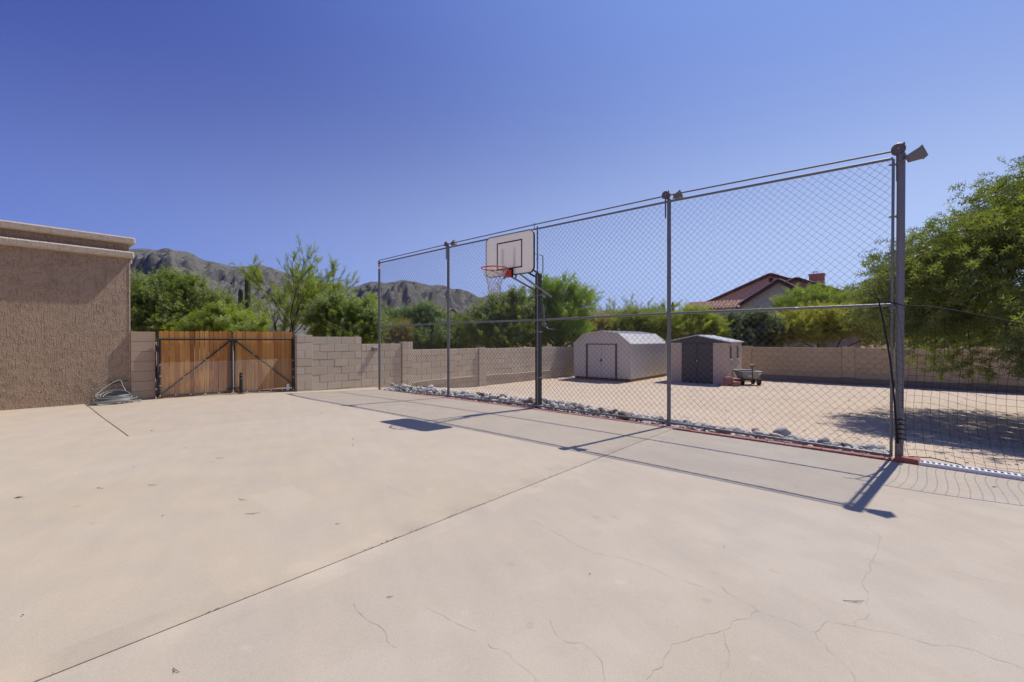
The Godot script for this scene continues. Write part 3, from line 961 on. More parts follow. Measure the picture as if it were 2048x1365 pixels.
	# steel posts either side and the stop post in front
	for e in [[-2.125, "thin black steel gate post beside the brown block stub"], [-4.885, "thin black steel gate post beside the stepped block wall"]]:
		var g := thing("gate_post", e[1], "post", Vector3(X + 0.02, by.call(e[0]) - 0.03, e[0]), "gate posts")
		obj("tube", MB.new().box(Vector3(0, 0.72, 0), Vector3(0.03, 1.46, 0.018), 0.003), M.black_steel, g)
		obj("cap", MB.new().box(Vector3(0, 1.455, 0), Vector3(0.034, 0.012, 0.022), 0.003), M.black_steel, g)
	var st := thing("gate_stop", "stout black pipe stop standing in front of the gate middle", "post", Vector3(X + 0.1, by.call(-3.66) - 0.005, -3.64))
	obj("pipe", MB.new().tube([Vector3(0, 0.02, 0), Vector3(0, 0.46, 0), Vector3(0, 0.49, 0), Vector3(0, 0.50, 0)], [0.034, 0.034, 0.026, 0.01], 14), M.black_steel, st)
	obj("foot_plate", MB.new().box(Vector3(0, 0.012, 0), Vector3(0.1, 0.024, 0.12), 0.004), M.lumber, st)
	for y in [0.36, 0.44]:
		obj("bolt", MB.new().tube([Vector3(0.028, y, 0.0), Vector3(0.044, y, 0.0)], 0.01, 8), M.bolt, st)

# ---------------------------------------------------------------- backstop
const PX := [-10.472, -7.632, -5.037, -2.466, 0.171]
const PB := [-0.150, -0.075, -0.045, -0.052, -0.118]
const PT := [3.389, 3.423, 3.434, 3.437, 3.398]
const PM := [1.627, 1.665, 1.660, 1.688, 1.688]

func build_fence() -> void:
	var t := thing("chain_link_fence", "tall galvanized chain link backstop of four bays along the court", "fence", Vector3(-5.0, -0.06, FZ))
	var o := t.position
	var P := func(x, y, dz := 0.0): return Vector3(x, y, FZ + dz) - o
	# posts: far end post, line posts, and the big near post set just past its panel
	for k in 4:
		var r: float = [0.030, 0.033, 0.015, 0.030][k]
		var post := obj("post", MB.new().rod(P.call(PX[k], PB[k] - 0.1, -0.03), P.call(PX[k], PT[k] + 0.02, -0.03), r, 12), M.pipe, t)
		obj("cap", MB.new().tube([P.call(PX[k], PT[k] + 0.015, -0.03), P.call(PX[k], PT[k] + 0.05, -0.03), P.call(PX[k], PT[k] + 0.06, -0.03)], [r + 0.005, r * 0.8, 0.005], 12), M.pipe, post)
	var big := obj("post", MB.new().tube([P.call(0.228, -0.25, -0.02), P.call(0.240, 3.43, -0.02)], 0.039, 16), M.pipe, t)
	obj("cap", MB.new().tube([P.call(0.240, 3.425, -0.02), P.call(0.240, 3.445, -0.02), P.call(0.24, 3.455, -0.02)], [0.043, 0.036, 0.005], 16), M.pipe, big)
	for k in 4:
		var x0: float = PX[k]
		var x1: float = PX[k + 1]
		obj("top_rail", MB.new().rod(P.call(x0, PT[k]), P.call(x1, PT[k + 1]), 0.0175, 10), M.pipe, t)
		obj("middle_rail", MB.new().rod(P.call(x0, PM[k], -0.012), P.call(x1, PM[k + 1], -0.012), 0.0175, 10), M.pipe, t)
		obj("bottom_rail", MB.new().rod(P.call(x0, PB[k] + 0.035), P.call(x1, PB[k + 1] + 0.035), 0.0175, 10), M.pipe, t)
		# woven wire: every strand zigzags and hooks its neighbour
		var b := MB.new()
		var pitch := 0.0465
		var cnt := int((x1 - x0 - 0.05) / pitch)
		var st := (x1 - x0 - 0.05) / cnt
		for s in cnt:
			var xa := x0 + 0.025 + s * st
			var f := (s + 0.5) / cnt
			var y0 := lerpf(PB[k], PB[k + 1], f) + 0.045
			var y1 := lerpf(PT[k], PT[k + 1], f) - 0.01
			var m := int((y1 - y0) / pitch)
			var p := []
			for j in m + 1:
				var side := (j + s) % 2
				p.append(P.call(xa + (st * 1.03 if side else -st * 0.03), y0 + (y1 - y0) * j / m, 0.029 + (0.0022 if side else -0.0022)))
			b.tube(p, 0.0025, 4, false, false)
		obj("wire_mesh", b, M.wire, t)
	# frame pipe of the near panel and the clamps that tie it to the big post
	obj("panel_stile", MB.new().rod(P.call(0.158, -0.09), P.call(0.171, 3.39), 0.0145, 10), M.pipe, t)
	for y in [0.35, 0.9, 1.65, 2.2, 2.72, 3.33]:
		obj("clamp", MB.new().box(P.call(0.188, y), Vector3(0.11, 0.022, 0.018), 0.004), M.pipe, t)
		obj("clamp", MB.new().tube([P.call(0.232, y - 0.012, -0.02), P.call(0.232, y + 0.012, -0.02)], 0.043, 16), M.pipe, t)
	for k in 4:
		for y in [0.5, 1.1, 2.25, 2.85]:
			obj("tie_band", MB.new().tube([P.call(PX[k], y - 0.008, -0.03), P.call(PX[k], y + 0.008, -0.03)], 0.036 if k != 2 else 0.022, 12), M.pipe, t)
	# tag at the far top corner
	var g := thing("fence_tag", "small yellow and white tag at the fence's far top corner", "tag", Vector3(-10.36, 3.28, FZ + 0.045))
	obj("plate", MB.new().box(Vector3.ZERO, Vector3(0.13, 0.13, 0.004), 0.001), M.board_face, g)
	obj("emblem", MB.new().tube([Vector3(0, 0, 0.002), Vector3(0, 0, 0.004)], 0.035, 10), mat(lin(0.55, 0.3, 0.06), 0.7), g)
	# rigid electrical conduit above the rail with round boxes
	var c := thing("electrical_conduit", "thin metal conduit running above the top rail with round boxes", "conduit", Vector3(-5, 3.5, FZ))
	var o2 := c.position
	P = func(x, y, dz := 0.0): return Vector3(x, y, FZ + dz) - o2
	var cy := [3.462, 3.505, 3.528, 3.535, 3.482]
	var cp := [P.call(-10.465, 3.40, 0.0), P.call(-10.465, 3.45, 0.0), P.call(-10.45, cy[0], 0.0)]
	for k in range(1, 4):
		cp.append(P.call(PX[k] - 0.02, cy[k], 0.0))
	cp.append(P.call(0.205, cy[4], 0.0))
	obj("pipe", MB.new().tube(cp, 0.0105, 8), M.conduit, c)
	for e in [[-7.66, cy[1] + 0.01, 0.055], [-2.50, cy[3] + 0.012, 0.062], [0.215, cy[4] + 0.012, 0.066]]:
		var bx := obj("junction_box", MB.new().tube([P.call(e[0], e[1], -0.03), P.call(e[0], e[1], 0.025), P.call(e[0], e[1], 0.033)], [e[2], e[2], e[2] * 0.88], 20), M.conduit, c)
		obj("cover_screw", MB.new().tube([P.call(e[0], e[1], 0.031), P.call(e[0], e[1], 0.039)], 0.008, 6), M.bolt, bx)
		for sg in [-1.0, 1.0]:
			obj("ear", MB.new().tube([P.call(e[0] + sg * e[2] * 0.72, e[1] + sg * e[2] * 0.72, 0.02), P.call(e[0] + sg * e[2] * 0.72, e[1] + sg * e[2] * 0.72, 0.032)], 0.012, 8), M.conduit, bx)
		obj("drop_pipe", MB.new().rod(P.call(e[0] - 0.01, e[1] - e[2], 0.0), P.call(e[0] - 0.01, e[1] - e[2] - 0.30, 0.0), 0.011, 8), M.conduit, c)
	obj("conduit_strap", MB.new().rod(P.call(-5.09, 3.44, 0), P.call(-5.09, 3.56, 0), 0.007, 6), M.conduit, c)

# ---------------------------------------------------------------- hoop
func round_rect(w: float, h: float, r: float) -> PackedVector2Array:
	var q := PackedVector2Array()
	for k in 4:
		var c := Vector2([1, -1, -1, 1][k] * (w / 2 - r), [1, 1, -1, -1][k] * (h / 2 - r))
		for s in 7:
			var a := PI / 2 * k + PI / 2 * s / 6.0
			q.append(c + Vector2(cos(a), sin(a)) * r)
	return q

func build_hoop() -> void:
	var t := thing("basketball_hoop", "basketball hoop with white backboard on black pole behind the fence", "basketball hoop", Vector3(-5.075, -0.07, -6.86))
	var o := t.position
	obj("pole", MB.new().box(Vector3(0, 1.30, 0), Vector3(0.105, 2.68, 0.105), 0.012), M.black_steel, t)
	obj("pole_cap", MB.new().box(Vector3(0, 2.647, 0), Vector3(0.11, 0.016, 0.11), 0.005), M.black_steel, t)
	var bc := Vector3(-5.067, 2.82, -5.95) - o
	var face := Transform3D(Basis(), bc)
	var bd := obj("backboard", MB.new().prism(round_rect(1.146, 0.76, 0.11), -0.022, 0.0, face), M.board_face, t)
	# black rim line and shooter's square
	var rim := MB.new()
	var outl := round_rect(1.146, 0.76, 0.11)
	var inl := round_rect(1.114, 0.728, 0.095)
	for k in outl.size():
		var k2 := (k + 1) % outl.size()
		var q := []
		for e in [outl[k], outl[k2], inl[k2], inl[k]]:
			q.append(bc + Vector3(e.x, e.y, 0.003))
		rim.poly(q, bc)
		rim.poly([bc + Vector3(outl[k].x, outl[k].y, 0.003) * 1.0, bc + Vector3(outl[k2].x, outl[k2].y, 0.003), bc + Vector3(outl[k2].x * 1.002, outl[k2].y * 1.002, -0.024), bc + Vector3(outl[k].x * 1.002, outl[k].y * 1.002, -0.024)], bc)
	obj("border_line", rim, M.black_steel, bd)
	var sq := MB.new()
	var sc := Vector2(0.008, -0.01)
	for e in [[0, 0.24, 0.60, 0.022], [0, -0.24, 0.60, 0.022], [-0.289, 0, 0.022, 0.458], [0.289, 0, 0.022, 0.458]]:
		sq.box(bc + Vector3(sc.x + e[0], sc.y + e[1], 0.002), Vector3(e[2], e[3], 0.004))
	obj("target_square", sq, M.black_steel, bd)
	# rim, braces and bracket
	var rc := Vector3(-5.06, 2.52, -5.555) - o
	var ring := []
	for k in 32:
		ring.append(rc + Vector3(cos(TAU * k / 32) * 0.229, 0, sin(TAU * k / 32) * 0.229))
	var rm := obj("rim", MB.new().tube(ring, 0.0105, 8, true), M.red, t)
	for sg in [-1.0, 1.0]:
		obj("rim_brace", MB.new().tube([rc + Vector3(sg * 0.2, 0, -0.11), rc + Vector3(sg * 0.12, -0.055, -0.26), rc + Vector3(sg * 0.05, -0.07, -0.37)], 0.007, 6), M.red, rm)
	obj("rim_bracket", MB.new().box(rc + Vector3(0.0, -0.045, -0.345), Vector3(0.15, 0.12, 0.075), 0.008), M.red, rm)
	obj("bracket_plate", MB.new().box(rc + Vector3(0.0, -0.03, -0.388), Vector3(0.2, 0.17, 0.012), 0.003), M.black_steel, rm)
	# knotted cord net
	var nb := MB.new()
	var rows := 6
	var rad := [0.224, 0.192, 0.160, 0.134, 0.118, 0.112, 0.118]
	var pt := func(i, j):
		var a: float = TAU * (i + 0.5 * (j % 2)) / 12.0
		return rc + Vector3(cos(a) * rad[j], -0.012 - 0.068 * j - (0.004 if i % 2 else 0.0), sin(a) * rad[j])
	for i in 12:
		for j in rows:
			var dn := i if j % 2 == 0 else i + 1
			nb.tube([pt.call(i, j), pt.call(dn, j + 1)], 0.0042, 4)
			nb.tube([pt.call(i, j), pt.call((i - 1 if j % 2 == 0 else i), j + 1)], 0.0042, 4)
		nb.tube([pt.call(i, rows), pt.call(i, rows) + Vector3(0, -0.03, 0)], 0.006, 4)
	obj("net", nb, M.cord, t)
	# lift arms from the pole to the board, counter arms and jack behind
	for sg in [-1.0, 1.0]:
		var x: float = sg * 0.075
		var arm := func(nm, a, b, m):
			obj(nm, MB.new().box((a + b) * 0.5, Vector3(0.022, 0.034, a.distance_to(b)), 0.004, Basis.looking_at((b - a).normalized(), Vector3.UP)), m, t)
		arm.call("lower_arm", Vector3(x, 2.33, 0.02), Vector3(sg * 0.14, 2.58, 0.86), M.pipe)
		arm.call("upper_arm", Vector3(x, 2.60, 0.02), Vector3(sg * 0.14, 2.84, 0.86), M.black_steel)
		arm.call("counter_arm", Vector3(x, 2.33, 0.02), Vector3(x, 2.215, -0.34), M.pipe)
		obj("board_stay", MB.new().box(Vector3(sg * 0.14, 2.74, 0.87), Vector3(0.03, 0.56, 0.03), 0.004), M.pipe, t)
	obj("jack_rod", MB.new().rod(Vector3(0.0, 2.22, -0.33), Vector3(0.01, 1.62, -0.24), 0.018, 8), M.black_steel, t)
	obj("jack_bracket", MB.new().box(Vector3(0.0, 1.66, -0.11), Vector3(0.05, 0.05, 0.24), 0.006), M.pipe, t)
	obj("jack_tube", MB.new().rod(Vector3(0.02, 1.60, -0.17), Vector3(0.01, 2.05, -0.13), 0.02, 8), M.pipe, t)
	var cr := obj("crank", MB.new().tube([Vector3(0.01, 1.62, -0.24), Vector3(0.03, 1.57, -0.26), Vector3(0.16, 1.55, -0.28), Vector3(0.18, 1.58, -0.29)], 0.011, 8), M.pipe, t)
	obj("crank_grip", MB.new().rod(Vector3(0.17, 1.55, -0.285), Vector3(0.24, 1.54, -0.29), 0.017, 8), M.black_steel, cr)
	obj("side_bar", MB.new().rod(Vector3(0.085, 2.66, -0.03), Vector3(0.085, 3.0, -0.03), 0.011, 6), M.pipe, t)
	obj("side_bar", MB.new().rod(Vector3(0.085, 3.0, -0.03), Vector3(0.085, 3.0, 0.5), 0.009, 6), M.pipe, t)
	for y in [0.6, 1.5, 2.22]:
		obj("strap", MB.new().box(Vector3(0, y, 0), Vector3(0.115, 0.014, 0.115), 0.003), M.pipe, t)

# ---------------------------------------------------------------- floodlights
func build_lights() -> void:
	var specs := [[Vector3(0.30, 3.345, FZ + 0.02), 0.74, "big grey floodlight at the top of the thick near post"], [Vector3(-2.40, 3.51, FZ - 0.12), 0.62, "small floodlight tilted behind the second fence post from right"], [Vector3(-7.55, 3.50, FZ - 0.10), 0.62, "small whitish floodlight atop the fence post left of backboard"]]
	for s in specs:
		var t := thing("floodlight", s[2], "floodlight", s[0], "fence floodlights")
		var k: float = s[1]
		var tilt := Basis.from_euler(Vector3(0.0, 0.25, 0.38)).scaled(Vector3.ONE * k)
		var x := Transform3D(tilt, Vector3(0.07 * k, 0.03 * k, 0.03))
		# box that flares to the open face on the far side
		var b := MB.new()
		var q := []
		for e in [[-0.09, 0.05, 0.045], [0.1, 0.085, 0.075]]:
			for d in [[-1, -1], [1, -1], [1, 1], [-1, 1]]:
				q.append(x * Vector3(e[0], d[0] * e[1], d[1] * e[2]))
		var c: Vector3 = x.origin
		for f in [[0, 1, 2, 3], [0, 1, 5, 4], [1, 2, 6, 5], [2, 3, 7, 6], [3, 0, 4, 7]]:
			b.poly([q[f[0]], q[f[1]], q[f[2]], q[f[3]]], c)
		obj("housing", b, M.lamp_body, t)
		obj("lens", MB.new().box(x * Vector3(0.098, 0, 0), Vector3(0.004, 0.155 * k, 0.135 * k), 0.0, Basis.from_euler(Vector3(0.0, 0.25, 0.38))), M.lamp_glass, t)
		var fr := MB.new()
		for d in [-1.0, 1.0]:
			fr.tube([x * Vector3(0.1, d * 0.085, -0.08), x * Vector3(0.1, d * 0.085, 0.08)], 0.009 * k, 6)
			fr.tube([x * Vector3(0.1, -0.09, d * 0.075), x * Vector3(0.1, 0.09, d * 0.075)], 0.009 * k, 6)
		obj("lens_frame", fr, M.lamp_body, t)
		obj("bracket", MB.new().tube([Vector3(-0.06 * k, -0.01, 0.0), Vector3(-0.02 * k, 0.03 * k, 0.015), x.origin], 0.016 * k, 8), M.lamp_body, t)
		obj("knuckle", MB.new().tube([Vector3(-0.02, 0.04 * k, 0.0), Vector3(-0.02, 0.075 * k, 0.0)], 0.022 * k, 8), M.conduit, t)

# ---------------------------------------------------------------- sports net on the right
func build_net() -> void:
	var t := thing("sports_net", "black square mesh net hung from a rope right of thick post", "net", Vector3(0.25, -0.12, -6.5))
	var o := t.position
	var topy := func(x: float): return 1.66 - 0.30 * smoothstep(0.2, 1.5, x) + 0.10 * smoothstep(1.5, 6.5, x)
	var f := func(u: float, w: float):
		# u along the rope, w from the rope down
		var x := 0.24 + 6.2 * u
		var ty: float = topy.call(x)
		var by := yard_y(x, -6.75) + 0.05 + 0.03 * sin(x * 5.0)
		var z := lerpf(-6.50, -6.76, pow(w, 0.9)) - 0.10 * sin(PI * w) + 0.02 * sin(x * 3.1 + w * 4.0)
		return Vector3(x + 0.04 * sin(w * 5.0 + x * 1.7) + 0.10 * w * (1.0 - u), lerpf(ty, by, w) - 0.015 * sin(x * 9.0) * w, z) - o
	var b := MB.new()
	var nu := 84
	var nv := 22
	for i in nu + 1:
		var p := []
		for j in nv + 1:
			p.append(f.call(i / float(nu), j / float(nv)))
		b.tube(p, 0.0016, 3, false, false)
	for j in range(1, nv):
		var p := []
		for i in nu + 1:
			p.append(f.call(i / float(nu), j / float(nv)))
		b.tube(p, 0.0016, 3, false, false)
	# slack flap of netting between the post and the loose side cord
	var cord := [Vector3(-0.05, 1.83, -6.62), Vector3(0.04, 1.745, -6.6), Vector3(0.09, 1.45, -6.58), Vector3(0.145, 1.05, -6.6), Vector3(0.178, 0.65, -6.62), Vector3(0.20, 0.30, -6.65), Vector3(0.213, 0.08, -6.67)]
	for k in cord.size():
		cord[k] -= o
	for j in 20:
		var w := (j + 0.5) / 20.0
		var a: Vector3 = curve_at(cord, 0.15 + 0.85 * w)
		var e: Vector3 = f.call(0.0, w)
		b.tube([a, a.lerp(e, 0.5) + Vector3(0, -0.02, 0.015), e], 0.0016, 3, false, false)
	for s in [0.35, 0.7]:
		var p := []
		for j in 14:
			var w := j / 13.0
			p.append((curve_at(cord, 0.15 + 0.85 * w) as Vector3).lerp(f.call(0.0, w), s))
		b.tube(p, 0.0016, 3, false, false)
	obj("netting", b, M.net, t)
	var rope := [cord[0], cord[1] + Vector3(0.0, 0.005, 0)]
	for i in 33:
		rope.append(f.call(i / 32.0, 0.0))
	obj("top_rope", MB.new().tube(rope, 0.0065, 6), M.net, t)
	obj("side_cord", MB.new().tube(cord, [0.006, 0.007, 0.008, 0.009, 0.009, 0.012, 0.016], 6), M.net, t)
	var low := []
	for i in 33:
		low.append(f.call(i / 32.0, 1.0))
	obj("bottom_rope", MB.new().tube(low, 0.0055, 6), M.net, t)
	var ties := MB.new()
	for k in 5:
		var y := 0.12 + 0.055 * k
		ties.tube([Vector3(0.19, y, -6.675) - o, Vector3(0.235, y + 0.02, -6.668) - o, Vector3(0.285, y + 0.01, -6.70) - o], 0.009, 5)
	obj("lashing", ties, M.net, t)

func curve_at(p: Array, t: float) -> Vector3:
	var x := clampf(t, 0, 1) * (p.size() - 1)
	var i := mini(int(x), p.size() - 2)
	return (p[i] as Vector3).lerp(p[i + 1], x - i)

# ---------------------------------------------------------------- court edge: red bricks, drain
func build_edging() -> void:
	var t := thing("brick_edging", "row of faded red bricks edging the court under the fence", "edging", Vector3(-5.0, -0.1, -6.66))
	var x := -8.9
	while x < 0.13:
		var z := -6.664
		var y := gy(x + 0.1, z) - 0.022 + rng.randf_range(-0.003, 0.003)
		put("brick", block_mesh(Vector3(0.194, 0.055, 0.096)), M.brick_red[rng.randi() % 3], t, Transform3D(Basis.from_euler(Vector3(0, rng.randf_range(-0.01, 0.01), 0)), Vector3(x + 0.1, y, z + rng.randf_range(-0.004, 0.004)) - t.position))
		x += 0.2
	var br := MB.new()
	br.prism(P2([-0.10, -0.03, 0.095, -0.03, 0.103, -0.01, 0.098, 0.022, 0.07, 0.03, -0.088, 0.03, -0.105, 0.012]), -0.046, 0.046)
	var lb := obj("loose_brick", br, M.brick_red[1], null, Transform3D(Basis.from_euler(Vector3(0.04, -0.10, -0.04)), Vector3(0.300, gy(0.31, -6.6) + 0.022, -6.63)))
	tag(lb, "chipped red brick lying between thick post and white drain", "brick")
	# channel drain with a slotted white grate
	var d := thing("channel_drain", "white slotted channel drain along the court edge at right", "drain", Vector3(0.4, gy(0.4, -6.6), -6.61))
	var o := d.position
	var x0 := 0.385
	var x1 := 7.9
	for z in [-6.672, -6.548]:
		obj("side_rail", MB.new().box(Vector3((x0 + x1) / 2, gy(2.0, z) + 0.0, z) - o, Vector3(x1 - x0, 0.05, 0.022), 0.003, Basis.from_euler(Vector3(0, 0, atan2(gy(3.9, z) - gy(0.4, z), 3.5) * 0.5))), M.white_plastic, d)
	var yb := func(xx: float): return gy(2.0, -6.61) + (xx - (x0 + x1) / 2) * tan(atan2(gy(3.9, -6.61) - gy(0.4, -6.61), 3.5) * 0.5)
	obj("trough", MB.new().box(Vector3((x0 + x1) / 2, yb.call(3.0) - 0.10, -6.61) - o, Vector3(x1 - x0, 0.04, 0.14)), M.dark, d)
	var xx := x0 + 0.008
	var sm := block_mesh(Vector3(0.0235, 0.026, 0.102))
	while xx < 3.6:
		put("slat", sm, M.white_plastic, d, Transform3D(Basis(), Vector3(xx, yb.call(xx) + 0.008, -6.61) - o))
		xx += 0.046

# ---------------------------------------------------------------- river rocks
func rock_mesh(sd: int, sub := 2) -> Mesh:
	var key := "rock%d_%d" % [sd, sub]
	if cache.has(key):
		return cache[key]
	var g := (1.0 + sqrt(5.0)) / 2.0
	var vs := []
	for p in [[-1, g, 0], [1, g, 0], [-1, -g, 0], [1, -g, 0], [0, -1, g], [0, 1, g], [0, -1, -g], [0, 1, -g], [g, 0, -1], [g, 0, 1], [-g, 0, -1], [-g, 0, 1]]:
		vs.append(Vector3(p[0], p[1], p[2]).normalized())
	var fs := [[0, 11, 5], [0, 5, 1], [0, 1, 7], [0, 7, 10], [0, 10, 11], [1, 5, 9], [5, 11, 4], [11, 10, 2], [10, 7, 6], [7, 1, 8], [3, 9, 4], [3, 4, 2], [3, 2, 6], [3, 6, 8], [3, 8, 9], [4, 9, 5], [2, 4, 11], [6, 2, 10], [8, 6, 7], [9, 8, 1]]
	for s in sub - 1:
		var nf := []
		var mid := {}
		for f in fs:
			var m := []
			for e in [[f[0], f[1]], [f[1], f[2]], [f[2], f[0]]]:
				var k := mini(e[0], e[1]) * 10000 + maxi(e[0], e[1])
				if not mid.has(k):
					mid[k] = vs.size()
					vs.append(((vs[e[0]] + vs[e[1]]) * 0.5).normalized())
				m.append(mid[k])
			nf.append_array([[f[0], m[0], m[2]], [f[1], m[1], m[0]], [f[2], m[2], m[1]], [m[0], m[1], m[2]]])
		fs = nf
	var nz := noise(sd, 0.9, 2)
	var r2 := RandomNumberGenerator.new()
	r2.seed = sd
	var cuts := []
	for k in 10:
		cuts.append([Vector3(r2.randf_range(-1, 1), r2.randf_range(-1, 1), r2.randf_range(-1, 1)).normalized(), r2.randf_range(0.5, 0.85)])
	var b := MB.new()
	for p in vs:
		var q: Vector3 = p * (1.0 + nz.get_noise_3dv(p * 1.6) * 0.28)
		for c in cuts:
			var over: float = q.dot(c[0]) - c[1]
			if over > 0:
				q -= c[0] * over * 0.93
		b.v.append(q); b.n.append(Vector3.ZERO); b.uv.append(Vector2.ZERO); b.uv2.append(Vector2.ZERO); b.c.append(Color.WHITE)
	for f in fs:
		var nn: Vector3 = (b.v[f[1]] - b.v[f[0]]).cross(b.v[f[2]] - b.v[f[0]])
		if nn.dot(b.v[f[0]]) < 0:
			nn = -nn
			b.ix.append_array([f[0], f[1], f[2]])
		else:
			b.ix.append_array([f[0], f[2], f[1]])
		for k in 3:
			b.n[f[k]] += nn
	for k in b.n.size():
		b.n[k] = b.n[k].normalized()
	cache[key] = b.mesh()
	return cache[key]

func mound(x: float, z: float) -> float:
	var w := lerpf(0.62, 0.40, smoothstep(-4.5, -1.0, x))
	return lerpf(0.11, 0.035, smoothstep(-5.0, -1.5, x)) * sin(PI * clampf((FZ - 0.04 - z) / w, 0.0, 1.0))

func bay(x: float) -> String:
	var k := 0
	while k < 3 and x > PX[k + 1]:
		k += 1
	var f: float = (x - PX[k]) / (PX[k + 1] - PX[k])
	var part: String = "left part" if f < 0.333 else ("middle" if f < 0.667 else "right part")
	return part + " of the " + ["farthest fence bay", "bay left of hoop pole", "bay right of hoop pole", "nearest fence bay"][k]

func build_rocks() -> void:
	var words := ["pale bluish grey river rock", "light grey river rock", "dark slate grey river rock", "cream tan river rock", "reddish brown river rock", "dark maroon river rock"]
	var spots := []
	for k in 290:
		var x := lerpf(-10.3, 0.1, pow((k + rng.randf()) / 290.0, 1.08))
		var near := smoothstep(-4.5, -1.0, x)
		var back := rng.randf()
		var z := FZ - 0.11 - back * lerpf(0.55, 0.26, near)
		var s := rng.randf_range(0.045, 0.085) * (1.0 if rng.randf() > 0.2 else 1.4)
		var lift := 0.0
		if near < 0.6 and rng.randf() < 0.45:
			lift = rng.randf_range(0.03, 0.11) * sin(PI * (0.2 + 0.7 * back))
		spots.append([x, z, s, lift])
	for e in spots:
		var kind: int = [0, 0, 1, 1, 1, 2, 3, 3, 4, 5][rng.randi() % 10]
		if e[0] < -4.5 and kind > 3 and rng.randf() < 0.6:
			kind = 1
		var sc := Vector3(e[2] * rng.randf_range(0.9, 1.35), e[2] * rng.randf_range(0.5, 0.75), e[2] * rng.randf_range(0.8, 1.1))
		var y: float = yard_y(e[0], e[1]) + sc.y * 0.6 + mound(e[0], e[1]) * rng.randf_range(0.5, 1.1)
		var o := put("river_rock", rock_mesh(510 + rng.randi() % 8), M.rock[kind], self, Transform3D(Basis.from_euler(Vector3(rng.randf_range(-0.4, 0.4), rng.randf() * TAU, rng.randf_range(-0.4, 0.4))).scaled_local(sc), Vector3(e[0], y, e[1])))
		tag(o, words[kind] + " bordering the " + bay(e[0]), "rock", "rocks bordering the fence")
	# small stones packed between the big ones
	var fill := MultiMesh.new()
	fill.transform_format = MultiMesh.TRANSFORM_3D
	fill.mesh = rock_mesh(517)
	fill.instance_count = 2600
	for k in fill.instance_count:
		var x := rng.randf_range(-10.35, 0.12)
		var z := FZ - 0.06 - rng.randf() * lerpf(0.62, 0.38, smoothstep(-4.5, -1.0, x))
		var s := rng.randf_range(0.02, 0.05)
		fill.set_instance_transform(k, Transform3D(Basis.from_euler(Vector3(rng.randf() * 3.0, rng.randf() * TAU, 0)).scaled_local(Vector3(s * 1.2, s * 0.7, s)), Vector3(x, yard_y(x, z) + s * 0.3 + mound(x, z) * rng.randf(), z)))
	var fi := MultiMeshInstance3D.new()
	fi.name = "rock_chips"
	fi.multimesh = fill
	fi.material_override = M.rock[1]
	add_child(fi)
	fi.set_meta("kind", "stuff")
	tag(fi, "small pale stone chips packed between the rocks along the fence", "stones")
	var bo := put("boulder", rock_mesh(533, 3), M.rock[2], self, Transform3D(Basis.from_euler(Vector3(0.1, 0.6, 0)).scaled_local(Vector3(0.125, 0.10, 0.11)), Vector3(-0.985, yard_y(-0.98, -7.0) + 0.07, -7.02)))
	tag(bo, "largest rounded dark grey boulder in the rock border, near bay", "rock")
	bo = put("boulder", rock_mesh(541, 3), M.rock[5], self, Transform3D(Basis.from_euler(Vector3(0.1, 0.2, 0.3)).scaled_local(Vector3(0.10, 0.125, 0.09)), Vector3(-5.42, yard_y(-5.4, -7.0) + 0.09, -7.02)))
	tag(bo, "dark brown upright rock just left of the black hoop pole", "rock")

# ---------------------------------------------------------------- sheds
# ribbed sheet: starts at a, runs "along" (length l) and "down" (length h), ribs stand out along n
func ribbed(b: MB, a: Vector3, along: Vector3, l: float, down: Vector3, h: float, n: Vector3, step: float, rib: float, high: float) -> void:
	var prof := []
	var x := 0.0
	while x < l - 0.001:
		var e := minf(x + step, l)
		prof.append_array([[x, 0.0], [x + (e - x) * 0.5 - rib * 0.5, 0.0], [x + (e - x) * 0.5 - rib * 0.25, high], [x + (e - x) * 0.5 + rib * 0.25, high], [x + (e - x) * 0.5 + rib * 0.5, 0.0]])
		x = e
	prof.append([l, 0.0])
	for k in prof.size() - 1:
		var p: Vector3 = a + along * prof[k][0] + n * prof[k][1]
		var q: Vector3 = a + along * prof[k + 1][0] + n * prof[k + 1][1]
		b.poly([p, q, q + down * h, p + down * h], p - n)

